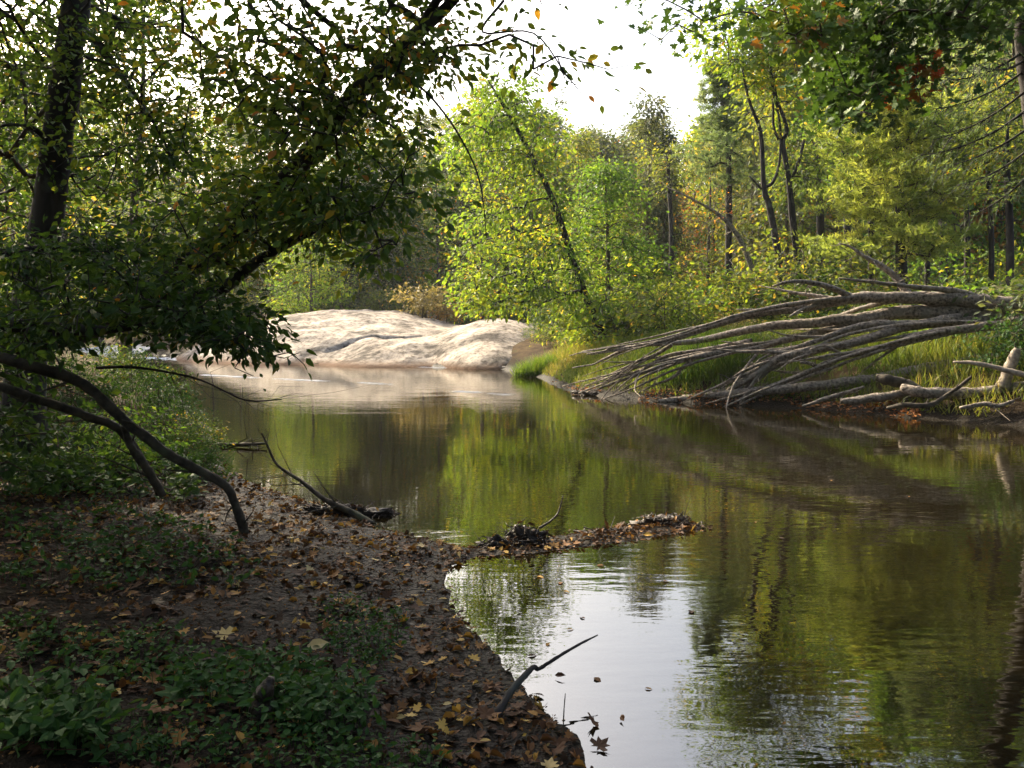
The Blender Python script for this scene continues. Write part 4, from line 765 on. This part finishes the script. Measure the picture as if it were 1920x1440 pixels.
e1 = G(490, 1345, .1); log('stump', 'little black rotten stump standing in the green herbs', np.array([[e1[0], e1[1], zat(e1[0], e1[1]) - .04, .055], [e1[0] + .01, e1[1], zat(e1[0], e1[1]) + .05, .042], [e1[0] + .03, e1[1], zat(e1[0], e1[1]) + .11, .032], [e1[0] + .045, e1[1], zat(e1[0], e1[1]) + .15, .016]]), M['wet'], 'stump', gn, twigs=0, rough=.5)

def wad(name, label, g, rx_, ry_, h, spikes, seed):
    """matted root lump with spiky roots"""
    mb = MB(); n, k = 40, 18; th = np.linspace(0, 2 * math.pi, n, endpoint=False); ph = np.linspace(0, math.pi / 2, k); V = []
    for a in ph:
        for t in th: V.append([math.cos(t) * math.cos(a), math.sin(t) * math.cos(a), math.sin(a)])
    V = np.array(V); d = 1 + 1.0 * fbm(V * 2.6 + seed, 4) + .7 * fbm(V * 7 + seed, 3); W = V * d[:, None] * [rx_, ry_, h] + [g[0], g[1], -.02]
    i = (np.arange(k - 1)[:, None] * n + np.arange(n)[None]); i2 = (np.arange(k - 1)[:, None] * n + (np.arange(n)[None] + 1) % n)
    mb.add(W, [np.stack([i, i2, i2 + n, i + n], -1).reshape(-1, 4)], None, 0, True)
    q = rng.integers(0, n * (k - 4), spikes); A = W[q] * [1, 1, .9]; dr = np.column_stack([rng.normal(size=(spikes, 2)), rng.normal(size=spikes) * .35 + .15]); ln = .05 + .22 * rng.random((spikes, 1)) ** 1.5
    A = A - unit(dr) * ln * .4; m1 = A + unit(dr) * ln * .5 + rng.normal(size=(spikes, 3)) * .02; B = A + unit(dr + rng.normal(size=(spikes, 3)) * .4) * ln
    edges_tubes(mb, A, m1, np.full(spikes, .006), np.full(spikes, .0045), 0, 5); edges_tubes(mb, m1, B, np.full(spikes, .0045), np.full(spikes, .0015), 0, 5)
    nl = int(spikes * .8); q = rng.integers(0, n * (k - 3), nl); put(mb, OV, W[q] + rng.normal(size=(nl, 3)) * .012, rdir(nl), V[q] + rng.normal(size=(nl, 3)) * .5, .03 + .04 * rng.random(nl), rng.beta(1, 3.6, nl), 1, .05)
    return tag(mb.build(name, [M['wet'], M['dead']], None, [g[0], g[1], 0]), label, 'root wad', 'dark root wads on the leafy spit')
g = G(990, 1018); wad('root_wad', 'spiky dark root wad nearest the muddy bank on the spit', g, .14, .11, .10, 70, 1); g = G(935, 1024); wad('root_wad', 'flat ragged bit of dark root beside the spiky root wad', g, .15, .08, .07, 30, 4)
g = G(1245, 985); wad('root_wad', 'broad dark root mat at the tip of the leafy spit', g, .25, .11, .07, 110, 7); g = G(1140, 1002); wad('root_wad', 'low tangled root clump under the small log on the spit', g, .2, .09, .05, 60, 9)
log('spit_log', 'small smooth log lying on the leafy spit between root clumps', D_([(1090, 998, 6.9, 10), (1120, 994, 6.9, 14), (1160, 994, 6.95, 15), (1205, 993, 7.0, 12)]), M['deadstem'], 'log', None, twigs=2, tl=.2)
log('spit_branch', 'thin forked branch rising from the spiky root wad', D_([(1010, 990, 6.75, 5), (1030, 978, 6.8, 4), (1045, 962, 6.85, 3.5), (1055, 930, 6.9, 2)]), M['wet'], 'branch', None, twigs=5, tl=.15, wob=.01)
g = G(640, 965); wad('root_wad', 'dark brush heap on the bank edge beside the forked branch', g, .36, .13, .09, 110, 12)

# ------------------------------------------------------------------ leaf litter, herbs, floating leaves
mb = MB(); n = 90000; p = np.column_stack([-6.5 + 8.2 * rng.random(n), 2.5 + 9 * rng.random(n)]); d = sdist(p)
dr = vnoise(np.column_stack([p * 2.6, np.zeros(n)])) * .6 + vnoise(np.column_stack([p * 6.5, np.ones(n)])) * .4
keep = (d > -.02) & (rng.random(n) < sst(.24, .54, dr) + .12) & (vnoise(np.column_stack([p * 1.7, np.zeros(n)])) > .05) & (rng.random(n) < np.clip(1.15 - .07 * p[:, 1], .3, 1)); p = p[keep][:15000]; n = len(p)
s = .020 + .046 * rng.random(n) ** 2; z = gz(p) + .006 + .010 * rng.random(n)
ax = np.column_stack([rng.normal(size=(n, 2)), rng.normal(size=n) * .22]); nr = np.column_stack([rng.normal(size=(n, 2)) * .35, np.ones(n)]); tn = np.clip(np.where(rng.random(n) < .10, .7 + .3 * rng.random(n), rng.beta(1.0, 2.5, n)) + fbm(np.column_stack([p * .8, np.zeros(n)]), 2) * .12, 0, 1)
k1 = rng.random(n) < .35; pos = np.column_stack([p, z]); k2 = ~k1 & (rng.random(n) < .4); OC = (OV[0] * [.8, 1, 4.5], OV[1]); put(mb, OC, pos[k2], ax[k2], nr[k2], s[k2] * 1.2, tn[k2], 0, s[k2] * 1.1)
put(mb, MP, pos[k1], ax[k1], nr[k1] + rng.normal(size=(int(k1.sum()), 3)) * .35, s[k1] * 1.25, tn[k1]); k1 = k1 | k2; put(mb, OV, pos[~k1], ax[~k1], nr[~k1], s[~k1] * 1.2, tn[~k1], 0, s[~k1] * 1.3)
n = 900; q = np.column_stack([-5 + 6 * rng.random(n), 2.6 + 6 * rng.random(n)]); q = q[sdist(q) > .03]; n = len(q); A = np.column_stack([q, gz(q) + .006]); B = A + np.column_stack([rng.normal(size=(n, 2)) * .09, rng.normal(size=n) * .008 + .006])
edges_tubes(mb, A, B, np.full(n, .0028), np.full(n, .0016), 0, 4, .12)
n = 30000; q = np.column_stack([-5.5 + 7 * rng.random(n), 2.5 + 6.5 * rng.random(n)]); q = q[sdist(q) > -.02]; n = len(q)
put(mb, RH, np.column_stack([q, gz(q) + .004 + .006 * rng.random(n)]), rdir(n, 0, .3), rdir(n, 1.2), .010 + .016 * rng.random(n), rng.beta(1, 2.6, n))
tag(mb.build('leaf_litter', M['dead']), 'brown and yellow fallen leaves scattered over the muddy bank', kind='stuff')
# leaves matted on the spit
mb = MB(); n = 5000; t = rng.random(n); a, b_ = G(850, 1045)[:2], G(1320, 985)[:2]; p = a + (b_ - a) * t[:, None] + rng.normal(size=(n, 2)) * [.12, .16]; d = sdist(p); p = p[(d > -.10) & (vnoise(np.column_stack([p * 4, np.zeros(len(p))])) > .45)][:260]; n = len(p)
put(mb, OV, np.column_stack([p, np.maximum(gz(p), 0) + .008 + .01 * rng.random(n)]), np.column_stack([rng.normal(size=(n, 2)), rng.normal(size=n) * .1]), np.column_stack([rng.normal(size=(n, 2)) * .3, np.ones(n)]), .025 + .035 * rng.random(n), np.clip(rng.beta(1, 3.4, n), 0, 1), 0, .045)
tag(mb.build('matted_leaves', M['dead']), 'matted russet leaves stranded on the low spit', kind='stuff')
mb = MB(); n = 6000; fp = np.array(far, float)[:9][::-1]; ax_ = rng.uniform(975, 1920, n); q = np.array([G(a, y_) for a, y_ in zip(ax_, np.interp(ax_, fp[:, 0], fp[:, 1]))]); p = q[:, :2] + rng.normal(size=(n, 2)) * [.3, .3]; d = sdist(p); p = p[(d > 0.0) & (d < .4) & (vnoise(np.column_stack([p * 1.1, np.zeros(len(p))])) > .42)][:1000]; n = len(p)
put(mb, RH, np.column_stack([p, gz(p) + .015]), np.column_stack([rng.normal(size=(n, 2)), rng.normal(size=n) * .3]), np.column_stack([rng.normal(size=(n, 2)) * .5, np.ones(n)]), .07 + .05 * rng.random(n), rng.random(n)); tag(mb.build('russet_leaves', M['russet']), 'russet leaves lining the water edge under the fallen limbs', kind='stuff')
# herbs
mb = MB()
def herbs(n, poly, hmax, leaf, tonec=.4, per=7):
    c = in_poly(poly, n); g = np.array([G(a, b_, .12) for a, b_ in c]); p = g[:, :2]; ok = sdist(p) > .1; p = p[ok]; n = len(p); z = gz(p)
    q = np.repeat(np.arange(n), per); h = hmax * rng.random(n * per) ** .8; m = n * per; off = rng.normal(size=(m, 2)) * .035
    pos = np.column_stack([p[q] + off, z[q] + h]); ax = np.column_stack([off * 12 + rng.normal(size=(m, 2)) * .6, rng.normal(size=m) * .3 + .1]); put(mb, OV, pos, ax, rdir(m, 1.6), leaf * (.6 + .7 * rng.random(m)), np.clip(tonec + rng.normal(size=m) * .2, 0, 1), 0, leaf * 1.1)
    edges_tubes(mb, np.column_stack([p, z - .01]), np.column_stack([p + rng.normal(size=(n, 2)) * .01, z + hmax * .8]), np.full(n, .0018), np.full(n, .001), 0, 4)
herbs(170, [(330, 1270), (480, 1230), (600, 1240), (700, 1290), (680, 1350), (560, 1370), (420, 1340), (330, 1330)], .11, .045, .5)
herbs(130, [(0, 1180), (330, 1200), (400, 1290), (250, 1300), (0, 1260)], .07, .035, .6, 5); herbs(90, [(0, 1330), (160, 1330), (220, 1440), (0, 1440)], .14, .06, .7, 6)
herbs(190, [(0, 960), (250, 950), (420, 1010), (480, 1100), (250, 1120), (0, 1150)], .10, .05, .4, 6); herbs(200, [(250, 1350), (800, 1380), (860, 1440), (200, 1440)], .06, .03, .4, 4); herbs(140, [(620, 1100), (760, 1130), (720, 1240), (600, 1200)], .06, .03, .4, 4)
herbs(260, [(0, 850), (230, 840), (360, 880), (380, 940), (100, 960), (0, 960)], .28, .075, .75, 8)
tag(mb.build('ground_herbs', M['herb']), 'low green herbs carpeting patches of the near bank', kind='stuff')
# tall stilt grass hanging along the shaded waterline
mb = MB(); c = in_poly([(0, 740), (160, 690), (240, 690), (345, 750), (425, 835), (425, 890), (200, 880), (0, 900)], 1300); p = np.array([G(a, b_, .15) for a, b_ in c])[:, :2]; p = p[sdist(p) > -.06]; n = len(p); blades(mb, p, .15 + .28 * rng.random(n), .014, np.clip(rng.beta(1.5, 4, n), 0, 1), .7); tag(mb.build('bank_grass', M['under']), 'shaded green grass hanging along the near waterline', kind='stuff')
# single leaves one can point at
def leaf(name, px, py, tpl, size, tone, m, label, z=None, cat='leaf', group=None, tilt=.25):
    g = G(px, py, .1 if z is None else z); zz_ = zat(g[0], g[1]) + .02 if z is None else z
    if z is None: g = G(px, py, zz_)
    mb = MB(); put(mb, tpl, np.zeros((1, 3)), np.array([[rng.normal(), rng.normal(), .15 * (tilt > .1)]]), np.array([[rng.normal() * tilt, rng.normal() * tilt - .2 * (tilt > .1), 1]]), size, np.array([tone]))
    o = mb.build(name, M[m], None, [0, 0, 0]); o.location = (g[0], g[1], zz_); return tag(o, label, cat, group)
gl_ = 'single fallen leaves that stand out'
leaf('fallen_leaf', 340, 1300, MP, .13, .95, 'herb', 'broad pale green lobed leaf lying among the low herbs', group=gl_); leaf('fallen_leaf', 105, 1322, OV, .12, 1.0, 'herb', 'pale grey green oval leaf on dark bare soil', group=gl_)
leaf('fallen_leaf', 505, 1340, MP, .12, .9, 'dead', 'tan many pointed leaf beside the little black stump', group=gl_, tilt=.6); leaf('fallen_leaf', 300, 1325, MP, .12, .42, 'dead', 'brown lobed leaf next to the broad pale green one', group=gl_)
leaf('fallen_leaf', 428, 1190, MP, .10, .86, 'dead', 'bright yellow upright leaf in the middle of the bank', group=gl_, tilt=.9); leaf('fallen_leaf', 575, 1212, OV, .11, 1.0, 'dead', 'pale cream leaf standing on edge on the mud', group=gl_, tilt=.9)
gf = 'leaves floating on the still water'
for px, py in [(340, 765), (352, 768), (318, 772), (452, 888), (440, 905), (455, 880), (478, 908), (470, 925), (560, 850), (765, 1050), (1010, 1080), (1045, 1095), (1060, 1108), (1130, 1060), (1205, 968), (1240, 1090), (1410, 980), (1470, 1010), (1100, 1160), (1065, 1180), (1030, 1205), (990, 1230), (1340, 920), (1280, 850), (1560, 900), (1700, 930), (1290, 1150), (1210, 1290), (1120, 1270)]:
    leaf('floating_leaf', px + rng.normal() * 3, py, RH if py < 900 else OV, .035 + .04 * rng.random(), rng.random() * .9, 'dead', 'small drifting leaf, one of many specks on the calm river', .004, 'leaf', 'small leaves drifting on the calm river', .03)
for px, py, t, lab in [(1000, 1345, .35, 'curled dark brown leaf at the mud edge beside the bent stick'), (1025, 1362, .45, 'brown curled leaf floating just beyond the mud edge'), (1120, 1400, .15, 'nearly black upturned leaf floating on the white reflection'), (1040, 1266, .2, 'small dark leaf floating close to the tip of the stick'), (1115, 1352, .3, 'thin brown leaf drifting past the upright twig'), (1170, 1352, .3, 'tiny brown leaf drifting farthest out on the white reflection')]:
    leaf('floating_leaf', px, py, MP if 'tiny' not in lab and 'small' not in lab else OV, (.075 if 'dark' not in lab else .055) if 'tiny' not in lab else .05, t, 'dead', lab, .012, 'leaf', gf, .35)

mb = MB(); a, b_, c_, d_, e_, f_ = -200, 200, -60, 260, -3, 60
mb.add([[a, c_, e_], [b_, c_, e_], [b_, d_, e_], [a, d_, e_], [a, c_, f_], [b_, c_, f_], [b_, d_, f_], [a, d_, f_]], [np.array([[0, 3, 2, 1], [4, 5, 6, 7], [0, 1, 5, 4], [1, 2, 6, 5], [2, 3, 7, 6], [3, 0, 4, 7]])])
m, nt, out = mat('autumn_haze'); pv = nt.nodes.new('ShaderNodeVolumePrincipled'); pv.inputs['Color'].default_value = (.92, .95, 1, 1); pv.inputs['Density'].default_value = .00022; pv.inputs['Anisotropy'].default_value = .3; nt.links.new(pv.outputs[0], out.inputs['Volume'])
tag(mb.build('haze', m), 'thin bright autumn haze in the air over the river', kind='stuff')

# ------------------------------------------------------------------ light, sky, camera
SAZ, SEL = math.radians(-37), math.radians(36)
sv = Vector((math.sin(SAZ) * math.cos(SEL), math.cos(SAZ) * math.cos(SEL), math.sin(SEL)))
ld = bpy.data.lights.new('sun', 'SUN'); ld.energy = 4.6; ld.angle = math.radians(.5); ld.color = (1, .86, .62)
lo = bpy.data.objects.new('sun', ld); C.objects.link(lo); lo.rotation_euler = sv.to_track_quat('Z', 'Y').to_euler(); lo.location = (0, 0, 40)
wd = bpy.data.worlds.new('World'); bpy.context.scene.world = wd; wd.use_nodes = True; nt = wd.node_tree; nt.nodes.clear()
sk = nt.nodes.new('ShaderNodeTexSky'); sk.sky_type = 'NISHITA'; sk.sun_disc = False; sk.sun_elevation = SEL; sk.sun_rotation = SAZ; sk.dust_density = 8.0; sk.air_density = 1.2; sk.ozone_density = 2.5
bg = nt.nodes.new('ShaderNodeBackground'); bg.inputs[1].default_value = .15; wo = nt.nodes.new('ShaderNodeOutputWorld'); nt.links.new(sk.outputs[0], bg.inputs[0]); nt.links.new(bg.outputs[0], wo.inputs[0])
cd = bpy.data.cameras.new('camera'); co = bpy.data.objects.new('camera', cd); C.objects.link(co); cd.sensor_width = 36; cd.lens = F / 1920 * 36; co.location = (0, 0, EYE); co.rotation_euler = (math.pi / 2 - PIT, 0, 0); cd.clip_end = 2000; cd.clip_start = .05
sc = bpy.context.scene; sc.camera = co; sc.view_settings.view_transform = 'Standard'; sc.view_settings.look = 'None'; sc.view_settings.exposure = 1.85; sc.view_settings.gamma = 1
sc.render.engine = 'CYCLES'; cy = sc.cycles; cy.max_bounces = 7; cy.diffuse_bounces = 3; cy.glossy_bounces = 3; cy.transmission_bounces = 4; cy.transparent_max_bounces = 6; cy.caustics_reflective = False; cy.caustics_refractive = False
cy.use_denoising = True; cy.sample_clamp_indirect = 6
print('done', time.time() - T0, sum(len(m.polygons) for m in bpy.data.meshes))
